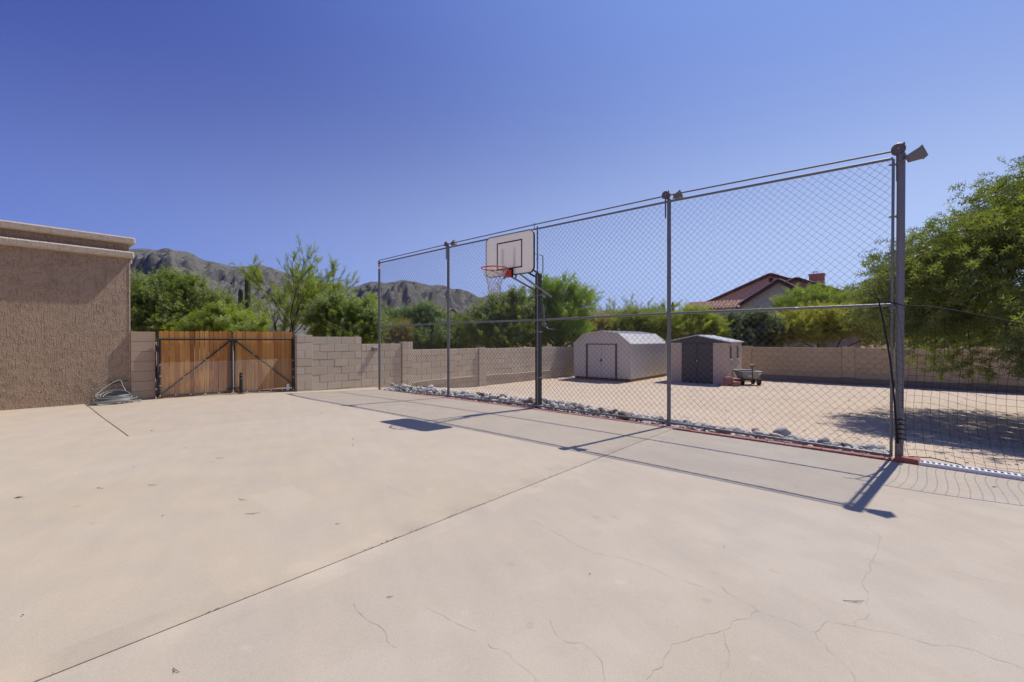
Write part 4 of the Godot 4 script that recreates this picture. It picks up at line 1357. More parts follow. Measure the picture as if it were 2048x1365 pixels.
func build_metal_shed() -> void:
	var t := thing("metal_shed", "grey metal barn-roof shed with brown-trimmed double doors, left of the two sheds", "shed", Vector3(-9.08, -0.50, -16.85))
	var hw := 1.36
	var dp := 4.0
	var wb := 0.13
	var ey := 1.61
	# front and back: panels split where the sheet seams show
	var prof := [[-hw, ey], [-0.82, 2.035], [0.0, 2.15], [0.82, 2.035], [hw, ey]]
	for z in [0.0, -dp]:
		for e in [[-hw, -0.75], [0.75, hw]]:
			var w := MB.new()
			ribbed(w, Vector3(e[0], ey, z), Vector3.RIGHT, e[1] - e[0], Vector3.DOWN, ey - wb, Vector3(0, 0, 1 if z == 0.0 else -1), 0.2, 0.03, 0.006)
			w.box(Vector3((e[0] + e[1]) / 2, (ey + wb) / 2, z - (0.012 if z == 0.0 else -0.012)), Vector3(e[1] - e[0], ey - wb, 0.02))
			obj("front_panel" if z == 0.0 else "back_panel", w, M.shed_metal, t)
		var g := MB.new()
		g.prism(P2([-hw, ey + 0.002, hw, ey + 0.002, 0.82, 2.035, 0.0, 2.15, -0.82, 2.035]), z - 0.015, z + 0.004)
		obj("gable", g, M.shed_metal, t)
	obj("gable_seam", MB.new().box(Vector3(0, ey, 0.006), Vector3(2 * hw, 0.016, 0.012), 0.002), M.shed_metal, t)
	for sg in [-1.0, 1.0]:
		var w := MB.new()
		ribbed(w, Vector3(sg * hw, ey, 0.0), Vector3.FORWARD, dp, Vector3.DOWN, ey - wb, Vector3(sg, 0, 0), 0.165, 0.075, 0.018)
		obj("side_wall", w, M.shed_metal, t)
		obj("corner_post", MB.new().box(Vector3(sg * (hw + 0.004), (ey + wb) / 2, 0.002), Vector3(0.035, ey - wb, 0.035), 0.004), M.shed_metal, t)
	# roof in four ribbed slopes
	for k in 4:
		var a := Vector3(prof[k][0], prof[k][1], 0.07)
		var b2 := Vector3(prof[k + 1][0], prof[k + 1][1], 0.07)
		if k == 0:
			a += (a - b2).normalized() * 0.05
		if k == 3:
			b2 += (b2 - a).normalized() * 0.05
		var n := Vector3(a.y - b2.y, b2.x - a.x, 0).normalized()
		var r := MB.new()
		ribbed(r, a + n * 0.012, Vector3.FORWARD, dp + 0.14, (b2 - a).normalized(), a.distance_to(b2), n, 0.165, 0.034, 0.017)
		r.poly([a, b2, b2 + n * 0.012, a + n * 0.012], a - Vector3(0, 0, 1))
		obj("roof_slope", r, M.shed_roof, t)
		var d := (b2 - a).normalized()
		obj("rake_trim", MB.new().box((a + b2) * 0.5 + Vector3(0, -0.005, -0.005), Vector3(a.distance_to(b2) + 0.01, 0.045, 0.02), 0.003, Basis(d, n, Vector3(0, 0, 1))), M.shed_metal, t)
	for sg in [-1.0, 1.0]:
		obj("eave_trim", MB.new().box(Vector3(sg * (hw + 0.04), ey - 0.03, -dp / 2), Vector3(0.02, 0.05, dp + 0.1), 0.003), M.shed_metal, t)
	# doors
	for sg in [-1.0, 1.0]:
		var dr := MB.new()
		dr.box(Vector3(sg * 0.335, (1.56 + wb + 0.03) / 2, -0.012), Vector3(0.655, 1.56 - wb - 0.03, 0.02), 0.004)
		var door := obj("door", dr, M.shed_metal, t)
		for k in 2:
			obj("rib", MB.new().box(Vector3(sg * (0.2 + 0.26 * k), 0.86, 0.0), Vector3(0.02, 1.3, 0.008), 0.002), M.shed_metal, door)
		obj("handle", MB.new().box(Vector3(sg * 0.03, 0.88, 0.015), Vector3(0.03, 0.11, 0.03), 0.005), M.black_steel, door)
		obj("door_post", MB.new().box(Vector3(sg * 0.708, (1.56 + wb) / 2, 0.008), Vector3(0.085, 1.56 - wb, 0.03), 0.004), M.shed_trim, t)
	obj("door_header", MB.new().box(Vector3(0, 1.575, 0.009), Vector3(1.50, 0.03, 0.032), 0.004), M.shed_trim, t)
	obj("door_track", MB.new().box(Vector3(0, wb + 0.012, 0.006), Vector3(1.34, 0.025, 0.04), 0.003), M.shed_metal, t)
	# timber skids
	for x in [-hw + 0.05, 0.0, hw - 0.05]:
		obj("skid", MB.new().box(Vector3(x, 0.06, -dp / 2), Vector3(0.09, 0.14, dp - 0.06), 0.006), M.lumber, t)
	obj("floor_joist", MB.new().box(Vector3(0, 0.075, -0.09), Vector3(2.6, 0.1, 0.05), 0.005), M.lumber, t)

func build_resin_shed() -> void:
	var t := thing("resin_shed", "low pinkish tan shed with dark grey double doors and gable", "shed", Vector3(-5.525, -0.53, -18.34))
	var hw := 1.175
	var ey := 1.72
	var pk := 1.965
	var dp := 2.2
	for e in [[-hw, -0.62], [0.61, hw]]:
		obj("front_panel", MB.new().box(Vector3((e[0] + e[1]) / 2, ey / 2, -0.02), Vector3(e[1] - e[0], ey - 0.02, 0.05), 0.006), M.resin, t)
	for sg in [-1.0, 1.0]:
		var w := MB.new()
		w.box(Vector3(sg * (hw - 0.02), ey / 2, -dp / 2), Vector3(0.04, ey - 0.02, dp - 0.1), 0.004)
		var z := -0.28
		while z > -dp + 0.2:
			w.box(Vector3(sg * (hw + 0.003), ey / 2, z), Vector3(0.012, ey - 0.06, 0.05), 0.003)
			z -= 0.37
		obj("side_wall", w, M.resin, t)
	obj("back_wall", MB.new().box(Vector3(0, ey / 2, -dp + 0.02), Vector3(hw * 2, ey - 0.02, 0.04)), M.resin, t)
	for sg in [-1.0, 1.0]:
		var door := obj("door", MB.new().box(Vector3(sg * 0.308, 0.845, -0.01), Vector3(0.604, 1.62, 0.04), 0.006), M.resin_dark, t)
		for y in [0.3, 0.84, 1.38]:
			obj("door_panel", MB.new().box(Vector3(sg * 0.308, y, 0.013), Vector3(0.46, 0.44, 0.014), 0.005), M.resin_dark, door)
		obj("handle", MB.new().tube([Vector3(sg * 0.05, 0.86, 0.012), Vector3(sg * 0.05, 0.88, 0.04), Vector3(sg * 0.05, 1.0, 0.04), Vector3(sg * 0.05, 1.02, 0.012)], 0.008, 6), M.black_steel, door)
	obj("padlock", MB.new().box(Vector3(0.0, 0.93, 0.03), Vector3(0.04, 0.05, 0.02), 0.004), M.bolt, t)
	obj("gable", MB.new().prism(P2([-hw - 0.03, ey - 0.045, hw + 0.03, ey - 0.045, hw + 0.03, ey + 0.015, 0, pk, -hw - 0.03, ey + 0.015]), -0.04, 0.03), M.resin_dark, t)
	# roof: two slopes in raised panels
	for sg in [-1.0, 1.0]:
		var a := Vector3(0, pk + 0.01, 0.08)
		var b2 := Vector3(sg * (hw + 0.09), ey - 0.02, 0.08)
		var d := (b2 - a).normalized()
		var n := Vector3(-d.y * sg, absf(d.x), 0).normalized()
		if n.y < 0:
			n = -n
		var bs := Basis(d, n, d.cross(n))
		var l := a.distance_to(b2)
		var r := MB.new()
		r.box((a + b2) * 0.5 + Vector3(0, 0, -dp / 2 - 0.06), Vector3(l, 0.03, dp + 0.16), 0.005, bs)
		obj("roof_slope", r, M.resin_roof, t)
		for k in 4:
			obj("roof_panel", MB.new().box((a + b2) * 0.5 + n * 0.02 + Vector3(0, 0, -0.28 - k * 0.57), Vector3(l - 0.1, 0.022, 0.48), 0.008, bs), M.resin_roof, t)
		obj("rake_trim", MB.new().box((a + b2) * 0.5 + Vector3(0, -0.025, 0.005), Vector3(l, 0.06, 0.025), 0.004, bs), M.resin_dark, t)
	obj("ridge_cap", MB.new().box(Vector3(0, pk + 0.025, -dp / 2 - 0.03), Vector3(0.16, 0.03, dp + 0.14), 0.008), M.resin_roof, t)
	# two slim windows in the right side
	for z in [-0.26, -1.38]:
		var wf := obj("window", MB.new().box(Vector3(hw + 0.006, 1.30, z), Vector3(0.03, 0.56, 0.36), 0.005), M.resin, t)
		obj("pane", MB.new().box(Vector3(hw + 0.019, 1.30, z), Vector3(0.01, 0.50, 0.30), 0.002), M.pane, wf)
		obj("sill", MB.new().box(Vector3(hw + 0.02, 1.005, z), Vector3(0.045, 0.025, 0.40), 0.004), M.resin, wf)
	obj("floor_rim", MB.new().box(Vector3(0, 0.02, -dp / 2), Vector3(hw * 2 + 0.03, 0.06, dp + 0.0), 0.006), M.resin_dark, t)

func build_cart_and_stacks() -> void:
	# garden cart
	var t := thing("garden_cart", "grey poly yard cart with black wheels and pull handle by shed", "cart", Vector3(-3.80, yard_y(-3.8, -19.0), -19.0))
	t.rotation.y = 0.62
	var tub := MB.new()
	var lo := [[-0.27, 0.24, -0.30], [0.27, 0.24, -0.30], [0.27, 0.24, 0.24], [-0.27, 0.24, 0.24]]
	var hi := [[-0.36, 0.55, -0.46], [0.36, 0.55, -0.46], [0.36, 0.53, 0.38], [-0.36, 0.53, 0.38]]
	var V := func(a): return Vector3(a[0], a[1], a[2])
	for s in [1.0, 0.93]:
		for k in 4:
			var k2 := (k + 1) % 4
			var c := Vector3(0, 0.4, 0) if s == 1.0 else Vector3(0, 0.4, 0)
			var q := []
			for e in [lo[k], lo[k2], hi[k2], hi[k]]:
				q.append(Vector3(e[0] * s, e[1] + (0.012 if s < 1.0 else 0.0), e[2] * s))
			tub.poly(q, c if s == 1.0 else q[0] + (q[0] - c))
		tub.poly([V.call(lo[0]), V.call(lo[1]), V.call(lo[2]), V.call(lo[3])], Vector3(0, 1.0 if s == 1.0 else -1.0, 0))
	obj("tub", tub, M.tub, t)
	var lip := []
	for e in hi:
		lip.append(V.call(e))
	obj("tub_rim", MB.new().tube(lip, 0.022, 6, true), M.tub, t)
	obj("tub_grip", MB.new().box(Vector3(0.26, 0.46, 0.36), Vector3(0.14, 0.04, 0.03), 0.01, Basis.from_euler(Vector3(0.3, 0, 0))), M.white_plastic, t)
	obj("label_plate", MB.new().box(Vector3(-0.08, 0.37, 0.335), Vector3(0.13, 0.07, 0.012), 0.004, Basis.from_euler(Vector3(-0.42, 0, 0))), M.white_plastic, t)
	for sx in [-1.0, 1.0]:
		for z in [-0.27, 0.22]:
			var c := Vector3(sx * 0.31, 0.135, z)
			var wh := obj("wheel", MB.new().tube([c + Vector3(-0.045, 0, 0), c + Vector3(-0.035, 0, 0), c + Vector3(0.035, 0, 0), c + Vector3(0.045, 0, 0)], [0.115, 0.135, 0.135, 0.115], 18), M.rubber, t)
			obj("rim", MB.new().tube([c + Vector3(-0.048, 0, 0), c + Vector3(0.048, 0, 0)], 0.06, 12), M.tub, wh)
	for z in [-0.27, 0.22]:
		obj("axle", MB.new().rod(Vector3(-0.3, 0.135, z), Vector3(0.3, 0.135, z), 0.014, 6), M.black_steel, t)
	obj("chassis", MB.new().box(Vector3(0, 0.195, -0.02), Vector3(0.16, 0.05, 0.56), 0.006), M.black_steel, t)
	obj("handle_shaft", MB.new().tube([Vector3(0, 0.2, 0.3), Vector3(-0.01, 0.34, 0.42), Vector3(-0.02, 0.68, 0.40)], 0.016, 8), M.black_steel, t)
	var hg := MB.new()
	hg.tube([Vector3(-0.02, 0.67, 0.40), Vector3(-0.11, 0.80, 0.39)], 0.012, 6)
	hg.tube([Vector3(-0.02, 0.67, 0.40), Vector3(0.07, 0.80, 0.39)], 0.012, 6)
	var fork := obj("handle_fork", hg, M.black_steel, t)
	obj("handle_grip", MB.new().rod(Vector3(-0.12, 0.81, 0.39), Vector3(0.08, 0.81, 0.39), 0.02, 8), M.tub, fork)
	# loose red bricks at the shed corner
	var where := ["bottom front", "bottom rear", "second row front", "second row rear", "third row", "top"]
	var lay := [[0.0, 0.0, 0.16, 0.1], [0.16, 0, -0.06, 0.2], [0.1, 1, 0.02, -0.1], [0.26, 1, -0.1, 0.25], [0.13, 2, -0.02, 0.0], [0.12, 3, -0.03, 0.08], [0.36, 0, -0.02, 0.4], [0.40, 1, -0.05, 0.3]]
	for k in lay.size():
		var e: Array = lay[k]
		var p := Vector3(-4.40 + e[0], yard_y(-4.2, -18.0) + 0.045 + 0.085 * e[1], -17.98 + e[2])
		var o := put("brick", block_mesh(Vector3(0.29, 0.082, 0.15)), M.brick_red[k % 3], self, Transform3D(Basis.from_euler(Vector3(0, 0.5 + e[3], 0)), p))
		tag(o, "weathered red paver in the small pile at the tan shed's corner", "brick", "red pavers piled by the tan shed")
	# offcuts of lumber behind the bricks
	var lt := ["long brown board lying lowest in lumber pile beside tan shed", "middle brown board in the lumber pile beside tan shed", "upper brown board in the lumber pile beside tan shed"]
	for k in 3:
		var o := obj("board", MB.new().box(Vector3.ZERO, Vector3(0.16, 0.07, 1.3 - 0.1 * k), 0.006), M.lumber, null, Transform3D(Basis.from_euler(Vector3(0, 0.04 * k, 0)), Vector3(-4.13 + 0.02 * k, yard_y(-4.1, -19.0) + 0.045 + 0.075 * k, -19.05)))
		tag(o, lt[k], "board", "lumber beside the tan shed")
	var cap := obj("plank", MB.new().box(Vector3.ZERO, Vector3(0.26, 0.03, 1.35), 0.005), M.ledge, null, Transform3D(Basis.from_euler(Vector3(0, 0.05, 0)), Vector3(-4.12, yard_y(-4.1, -19.0) + 0.255, -19.05)))
	tag(cap, "pale plank lying on top of lumber pile beside tan shed", "board")

# ---------------------------------------------------------------- hose
func build_hose() -> void:
	var t := thing("garden_hose", "coiled grey garden hose on the concrete at the stucco corner", "hose", Vector3(-11.22, gy(-11.2, -1.45) + 0.012, -1.45))
	var p := []
	var turns := 9
	for k in turns * 26:
		var a := TAU * k / 26.0
		var n := k / 26.0
		var wob := sin(n * 2.3) * 0.035
		var rz := 0.34 - 0.016 * n + wob
		var rx := 0.20 - 0.008 * n
		var lift := 0.012 + 0.013 * n + 0.012 * sin(a * 1.0 + n) + maxf(0, 0.013 * n * -cos(a))
		p.append(Vector3(-cos(a) * rx * -1.0 - 0.005 * n, lift, sin(a) * rz - 0.02 * sin(n * 1.9)))
	obj("coil", MB.new().tube(p, 0.0115, 7), M.hose, t)
	# the end that rises over the wall hook and back
	var e := [Vector3(0.02, 0.13, 0.28), Vector3(-0.06, 0.17, 0.27), Vector3(-0.15, 0.28, 0.14), Vector3(-0.22, 0.38, 0.0), Vector3(-0.25, 0.415, -0.08), Vector3(-0.24, 0.40, -0.11), Vector3(-0.2, 0.3, -0.13), Vector3(-0.13, 0.19, -0.17), Vector3(-0.05, 0.13, -0.22)]
	obj("hose_end", MB.new().tube(e, 0.0115, 7), M.hose, t)
	var h := thing("hose_hook", "black metal hook on the stucco wall above the coiled hose", "hook", Vector3(-11.55, 0.42, -1.55))
	obj("arm", MB.new().tube([Vector3(-0.01, -0.01, 0.13), Vector3(0.06, 0.0, 0.06), Vector3(0.08, 0.02, 0.0), Vector3(0.07, 0.045, -0.12)], 0.008, 6), M.black_steel, h)
	obj("plate", MB.new().box(Vector3(0.002, 0.0, 0.12), Vector3(0.012, 0.06, 0.03), 0.002), M.black_steel, h)

# ---------------------------------------------------------------- houses beyond the walls
# tiled slope: rows of tiles as stepped courses, one mesh for each row
func tiled(t: Node3D, a: Vector3, along: Vector3, l: float, down: Vector3, h: float, rows: int) -> void:
	var n := along.cross(down).normalized()
	if n.y < 0:
		n = -n
	for r in rows:
		var b := MB.new()
		var p := a + down * (h * r / rows)
		var cnt := int(l / 0.32)
		for k in cnt:
			var w := l / cnt
			var s := p + along * (k * w) + n * rng.randf_range(0.0, 0.012)
			# barrel profile in four strips, thicker at the lower lip
			var pr := [[0.0, 0.0], [0.12, 0.05], [0.36, 0.075], [0.60, 0.05], [0.72, 0.0], [1.0, -0.01]]
			for j in pr.size() - 1:
				var u0: Vector3 = s + along * (pr[j][0] * w) + n * (pr[j][1] + 0.02)
				var u1: Vector3 = s + along * (pr[j + 1][0] * w) + n * (pr[j + 1][1] + 0.02)
				var d0 := u0 + down * (h / rows * 1.05) + n * 0.045
				var d1 := u1 + down * (h / rows * 1.05) + n * 0.045
				b.poly([u0, u1, d1, d0], u0 - n)
				b.poly([d0, d1, d1 - n * 0.06, d0 - n * 0.06], d0 - down)
		obj("tile_row", b, M.tile_roof[rng.randi() % 3], t)

# gable facing +z: wall, two roof planes running back, bargeboards
func gable(t: Node3D, pk: Vector3, slope: float, half_l: float, half_r: float, depth: float, base: float, wall: Material, over := 0.4) -> void:
	var L := Vector3(pk.x - half_l, pk.y - slope * half_l, pk.z)
	var R := Vector3(pk.x + half_r, pk.y - slope * half_r, pk.z)
	obj("wall", MB.new().prism(P2([L.x + 0.3, base, R.x - 0.3, base, R.x - 0.3, R.y + 0.3 * slope - 0.1, pk.x, pk.y - 0.1, L.x + 0.3, L.y + 0.3 * slope - 0.1]), pk.z - depth + 0.3, pk.z - over), wall, t)
	for e in [L, R]:
		var d: Vector3 = (e - pk).normalized()
		var n := Vector3(-d.y, d.x, 0)
		if n.y < 0:
			n = -n
		var l: float = pk.distance_to(e)
		obj("roof_deck", MB.new().box((pk + e) * 0.5 + Vector3(0, 0, -depth / 2) - n * 0.06, Vector3(l, 0.1, depth), 0.0, Basis(d, n, d.cross(n))), M.fascia, t)
		obj("bargeboard", MB.new().box((pk + e) * 0.5 - n * 0.14 + Vector3(0, 0, 0.03), Vector3(l, 0.24, 0.06), 0.0, Basis(d, n, d.cross(n))), M.fascia, t)
		tiled(t, pk + Vector3(0, 0, 0.05), Vector3(0, 0, -1), depth, d, l, int(l / 0.38))

func build_neighbours() -> void:
	var t := thing("neighbour_house", "tan stucco house with red tile gables and brick chimney beyond wall", "house", Vector3.ZERO)
	gable(t, Vector3(-8.33, 8.19, -52.0), 0.42, 6.6, 6.6, 9.0, -0.6, M.stucco_pink)
	gable(t, Vector3(-6.71, 6.80, -46.0), 0.645, 4.0, 3.2, 6.5, -0.6, M.stucco_far)
	gable(t, Vector3(-5.80, 7.30, -50.0), 0.445, 2.2, 5.2, 6.0, -0.6, M.stucco_pink)
	# lower wing with its slope to the yard
	var dn := Vector3(0, 4.36 - 5.16, 2.1).normalized()
	tiled(t, Vector3(-15.1, 5.14, -47.5), Vector3.RIGHT, 5.3, dn, 2.35, 7)
	obj("wing_wall", MB.new().box(Vector3(-12.5, 1.85, -48.2), Vector3(4.8, 4.9, 4.6)), M.stucco_far, t)
	obj("ridge", MB.new().rod(Vector3(-15.1, 5.17, -47.5), Vector3(-9.8, 5.17, -47.5), 0.09, 8), M.tile_roof[1], t)
	obj("wing_roof_back", MB.new().box(Vector3(-12.45, 4.86, -48.7), Vector3(5.3, 0.1, 2.5), 0.0, Basis.from_euler(Vector3(-0.25, 0, 0))), M.tile_roof[0], t)
	var ch := obj("chimney", MB.new().box(Vector3(-4.4, 6.8, -53.0), Vector3(1.25, 2.1, 0.9), 0.02), M.chimney, t)
	obj("chimney_band", MB.new().box(Vector3(-4.4, 7.80, -53.0), Vector3(1.37, 0.14, 1.02), 0.02), M.chimney, ch)
	obj("flue_cap", MB.new().box(Vector3(-4.5, 8.09, -53.0), Vector3(0.42, 0.05, 0.42), 0.01), M.lamp_body, ch)
	for x in [-4.66, -4.34]:
		obj("flue_leg", MB.new().rod(Vector3(x, 7.86, -52.85), Vector3(x, 8.08, -52.85), 0.025, 6), M.lamp_body, ch)
	obj("gable_vent", MB.new().box(Vector3(-8.33, 7.55, -52.38), Vector3(0.35, 0.45, 0.06), 0.01), M.fascia, t)
	# distant house on the left with the ridge running left to right
	var f := thing("distant_house", "distant house with reddish tile roof between trees below the mountain", "house", Vector3.ZERO)
	var pk := Vector3(-52.0, 6.25, -46.9)
	for sg in [1.0, -1.0]:
		var d := Vector3(0, -1.35, sg * 2.5).normalized()
		tiled(f, pk + Vector3(0.2, 0, 0), Vector3(-1, 0, 0), 9.8, d, 2.95, 7)
		obj("bargeboard", MB.new().box(pk + d * 1.45 + Vector3(0.22, -0.12, 0), Vector3(0.07, 0.24, 2.9), 0.0, Basis(Vector3.RIGHT, Vector3.RIGHT.cross(d) * -sg, d * sg).orthonormalized()), M.fascia, f)
	obj("wall", MB.new().prism(P2([-2.3, -0.7, 2.3, -0.7, 2.3, 4.9, 0, 6.12, -2.3, 4.9]), 0.0, 9.2, Transform3D(Basis(Vector3(0, 0, 1), Vector3.UP, Vector3(-1, 0, 0)), Vector3(-52.3, 0, -46.9))), M.stucco_pink, f)
	var f2 := thing("distant_house", "far tan-roofed house just right of the reddish distant house", "house", Vector3.ZERO)
	tiled(f2, Vector3(-54.6, 5.95, -55.4), Vector3.RIGHT, 5.0, Vector3(0, -0.35, 1).normalized(), 2.6, 6)
	obj("wall", MB.new().box(Vector3(-52.1, 2.1, -55.6), Vector3(4.6, 5.6, 3.4)), M.stucco_trim, f2)

# ---------------------------------------------------------------- plants
func strip(b: MB, a: Vector3, d: Vector3, side: Vector3, l: float, w: float, droop: float, segs := 2) -> void:
	var p := []
	for k in segs + 1:
		var t := k / float(segs)
		p.append([a + d * l * t + Vector3(0, -droop * l * t * t, 0), w * (1.0 - 0.75 * absf(t - 0.4))])
	for k in segs:
		var q := [p[k][0] - side * p[k][1], p[k + 1][0] - side * p[k + 1][1], p[k + 1][0] + side * p[k + 1][1], p[k][0] + side * p[k][1]]
		b.poly(q, p[k][0] - Vector3(0, 1, 0.1))

# sprigs grow along +y; fine = feathery mesquite, pv = green twigs with specks, broad = lance leaves
func sprig(kind: String, sd: int) -> Mesh:
	var key := kind + str(sd)
	if cache.has(key):
		return cache[key]
	var r := RandomNumberGenerator.new()
	r.seed = 900 + sd
	var b := MB.new()
	if kind == "fine":
		for k in 13:
			var t := 0.03 + 0.33 * k / 13.0
			var a := k * 2.4 + r.randf() * 0.7
			var d := Vector3(cos(a), 0.55 + 0.4 * r.randf(), sin(a)).normalized()
			var sd2 := d.cross(Vector3(r.randf() - 0.5, 1, r.randf() - 0.5)).normalized()
			for f in [0.35, -0.35]:
				strip(b, Vector3(0, t, 0), (d + sd2 * f).normalized(), sd2, r.randf_range(0.085, 0.135), 0.0105, 0.4)
		b.tube([Vector3.ZERO, Vector3(0.01, 0.2, 0), Vector3(0, 0.36, 0.01)], [0.004, 0.003, 0.001], 3, false, false)
	elif kind == "pv":
		for k in 12:
			var t := 0.02 + 0.36 * k / 12.0
			var a := k * 2.4 + r.randf()
			var d := Vector3(cos(a) * 0.6, 1.0, sin(a) * 0.6).normalized()
			var sd2 := d.cross(Vector3(0.3, 0.2, 1)).normalized()
			strip(b, Vector3(0, t, 0), d, sd2, r.randf_range(0.10, 0.20), 0.0065, 0.0)
			for j in 3:
				var e := Vector3(r.randf() - 0.5, r.randf() - 0.2, r.randf() - 0.5).normalized()
				strip(b, Vector3(0, t, 0) + d * (0.03 + 0.045 * j), e, e.cross(Vector3(0.2, 1, 0.3)).normalized(), 0.045, 0.010, 0.1, 1)
		b.tube([Vector3.ZERO, Vector3(0, 0.42, 0)], [0.005, 0.002], 3, false, false)
	else:
		for k in 15:
			var t := 0.02 + 0.30 * k / 15.0
			var a := k * 2.4 + r.randf() * 0.5
			var d := Vector3(cos(a), 0.5 + 0.7 * r.randf(), sin(a)).normalized()
			strip(b, Vector3(0, t, 0), d, d.cross(Vector3(r.randf() - 0.5, 1, r.randf() - 0.5)).normalized(), r.randf_range(0.10, 0.15), 0.016, 0.25)
		b.tube([Vector3.ZERO, Vector3(0, 0.33, 0)], [0.006, 0.003], 3, false, false)
	cache[key] = b.mesh()
	return cache[key]

func crown(t: Node3D, called: String, kind: String, items: Array, c0: Color, c1: Color) -> void:
	# items: [position, direction, scale]
	var m := MultiMesh.new()
	m.transform_format = MultiMesh.TRANSFORM_3D
	m.use_colors = true
	m.mesh = sprig(kind, taken.size() % 3)
	m.instance_count = items.size()
	for k in items.size():
		var e: Array = items[k]
		var y: Vector3 = (e[1] as Vector3).normalized()
		var x := y.cross(Vector3(rng.randf() - 0.5, rng.randf() - 0.5, rng.randf() - 0.5)).normalized()
		if x.length_squared() < 0.5:
			x = Vector3.RIGHT
		var bs := Basis(x, y, x.cross(y)).scaled_local(Vector3.ONE * e[2])
		m.set_instance_transform(k, Transform3D(bs, (e[0] as Vector3) - t.position))
		var f := rng.randf()
		var cc := c0.lerp(c1, 0.3 + 0.4 * f) * rng.randf_range(2.0, 2.45)
		m.set_instance_color(k, Color(cc.r, cc.g, cc.b, 1))
	var mi := MultiMeshInstance3D.new()
	mi.name = called
	mi.multimesh = m
	mi.material_override = M.leaf
	t.add_child(mi, true)
	mi.set_meta("kind", "stuff")

func limb(b: MB, a: Vector3, e: Vector3, r0: float, r1: float, bend := 0.12, sides := 5) -> void:
	var p := []
	var rr := []
	var l := a.distance_to(e)
	var off := Vector3(rng.randf_range(-1, 1), rng.randf_range(-0.4, 0.9), rng.randf_range(-1, 1)) * l * bend
	for k in 5:
		var t := k / 4.0
		p.append(a.lerp(e, t) + off * sin(PI * t) + Vector3(rng.randf_range(-1, 1), rng.randf_range(-1, 1), rng.randf_range(-1, 1)) * l * 0.015 * (1.0 if k > 0 and k < 4 else 0.0))
		rr.append(lerpf(r0, r1, t))
	b.tube(p, rr, sides, false, false)

# leafy plant made of lobes: clumps of sprigs on and inside each lobe, limbs from the foot to the clumps
func lobed(called: String, label: String, category: String, key: String, kind: String, c0: Color, c1: Color, dense: float, size: float, bark: Material, group: String, foot_y := -0.7, up := 0.5) -> void:
	var lobes: Array = LOBES[key]
	var foot := Vector3.ZERO
	for l in lobes:
		foot += Vector3(l[0], 0, l[2])
	foot /= lobes.size()
	foot.y = foot_y
	var t := thing(called, label, category, foot, group)
	var items := []
	var wood := MB.new()
	var fork := Vector3(foot.x, lerpf(foot_y, lobes[0][1], 0.35), foot.z)
	for k in 3:
		var a := TAU * k / 3.0
		limb(wood, Vector3(cos(a) * 0.08, 0, sin(a) * 0.08), fork - foot + Vector3(cos(a) * 0.25, 0.1 * k, sin(a) * 0.25), 0.09, 0.06, 0.15, 6)
	for l in lobes:
		var c := Vector3(l[0], l[1], l[2])
		var rx: float = l[3]
		var ry: float = l[4]
		limb(wood, fork - foot, c - foot - Vector3(0, ry * 0.3, 0), 0.06, 0.03, 0.15)
		var clumps := int(46.0 * rx * ry * dense) + 8
		for k in clumps:
			var d := Vector3(rng.randfn(), rng.randfn(), rng.randfn()).normalized()
			var rad := pow(rng.randf(), 0.42) * rng.randf_range(0.82, 1.12)
			var p := c + Vector3(d.x * rx, d.y * ry, d.z * rx) * rad
			if p.y < foot_y + 0.35:
				continue
			if k % 3 == 0:
				limb(wood, c - foot - Vector3(0, ry * 0.3, 0), p - foot, 0.022, 0.006, 0.18, 4)
			var spread := 0.17 * size
			for s in 17:
				var q := p + Vector3(rng.randfn(), rng.randfn() * 0.8, rng.randfn()) * spread
				var dir := d + Vector3(rng.randfn() * 0.6, up + rng.randfn() * 0.5, rng.randfn() * 0.6)
				items.append([q, dir, size * rng.randf_range(0.7, 1.25)])
	obj("trunk", wood, bark, t)
	crown(t, "crown", kind, items, c0, c1)

func grow(b: MB, items: Array, a: Vector3, d: Vector3, l: float, r: float, level: int, spread: float, sz: float, leafy: float) -> void:
	var p := [a]
	var rr := [r]
	var dir := d
	var segs := 4
	for k in segs:
		dir = (dir + Vector3(rng.randfn(), rng.randfn() * 0.5 + 0.25, rng.randfn()) * 0.13).normalized()
		p.append(p[k] + dir * l / segs)
		rr.append(r * lerpf(1.0, 0.62, (k + 1.0) / segs))
	b.tube(p, rr, 6 if level > 2 else 4, false, false)
	if level <= 1:
		var cnt := int(round((7 if level == 0 else 3) * leafy))
		for k in cnt:
			var q := curve_at(p, rng.randf_range(0.1, 1.0))
			items.append([q, dir * 1.1 + Vector3(rng.randfn(), rng.randfn(), rng.randfn()) * 0.5, sz * rng.randf_range(0.6, 1.2)])
	if level == 0:
		return
	var kids := 3 if level > 1 else 4
	for k in kids:
		var t := 1.0 if k == 0 else rng.randf_range(0.35, 0.95)
		var nd := (dir + Vector3(rng.randfn(), rng.randfn() * 0.6, rng.randfn()) * spread).normalized()
		grow(b, items, curve_at(p, t), nd, l * rng.randf_range(0.6, 0.82), r * 0.55, level - 1, spread, sz, leafy)

func open_tree(called: String, label: String, foot: Vector3, stems: Array, kind: String, c0: Color, c1: Color, bark: Material, sz: float, leafy: float, group: String) -> void:
	var t := thing(called, label, "tree", foot, group)
	var b := MB.new()
	var items := []
	for s in stems:
		grow(b, items, foot + s[0], (s[1] as Vector3).normalized(), s[2], s[3], s[4], s[5], sz, leafy)
	for k in b.v.size():
		b.v[k] -= foot
	obj("trunk", b, bark, t)
	crown(t, "crown", kind, items, c0, c1)

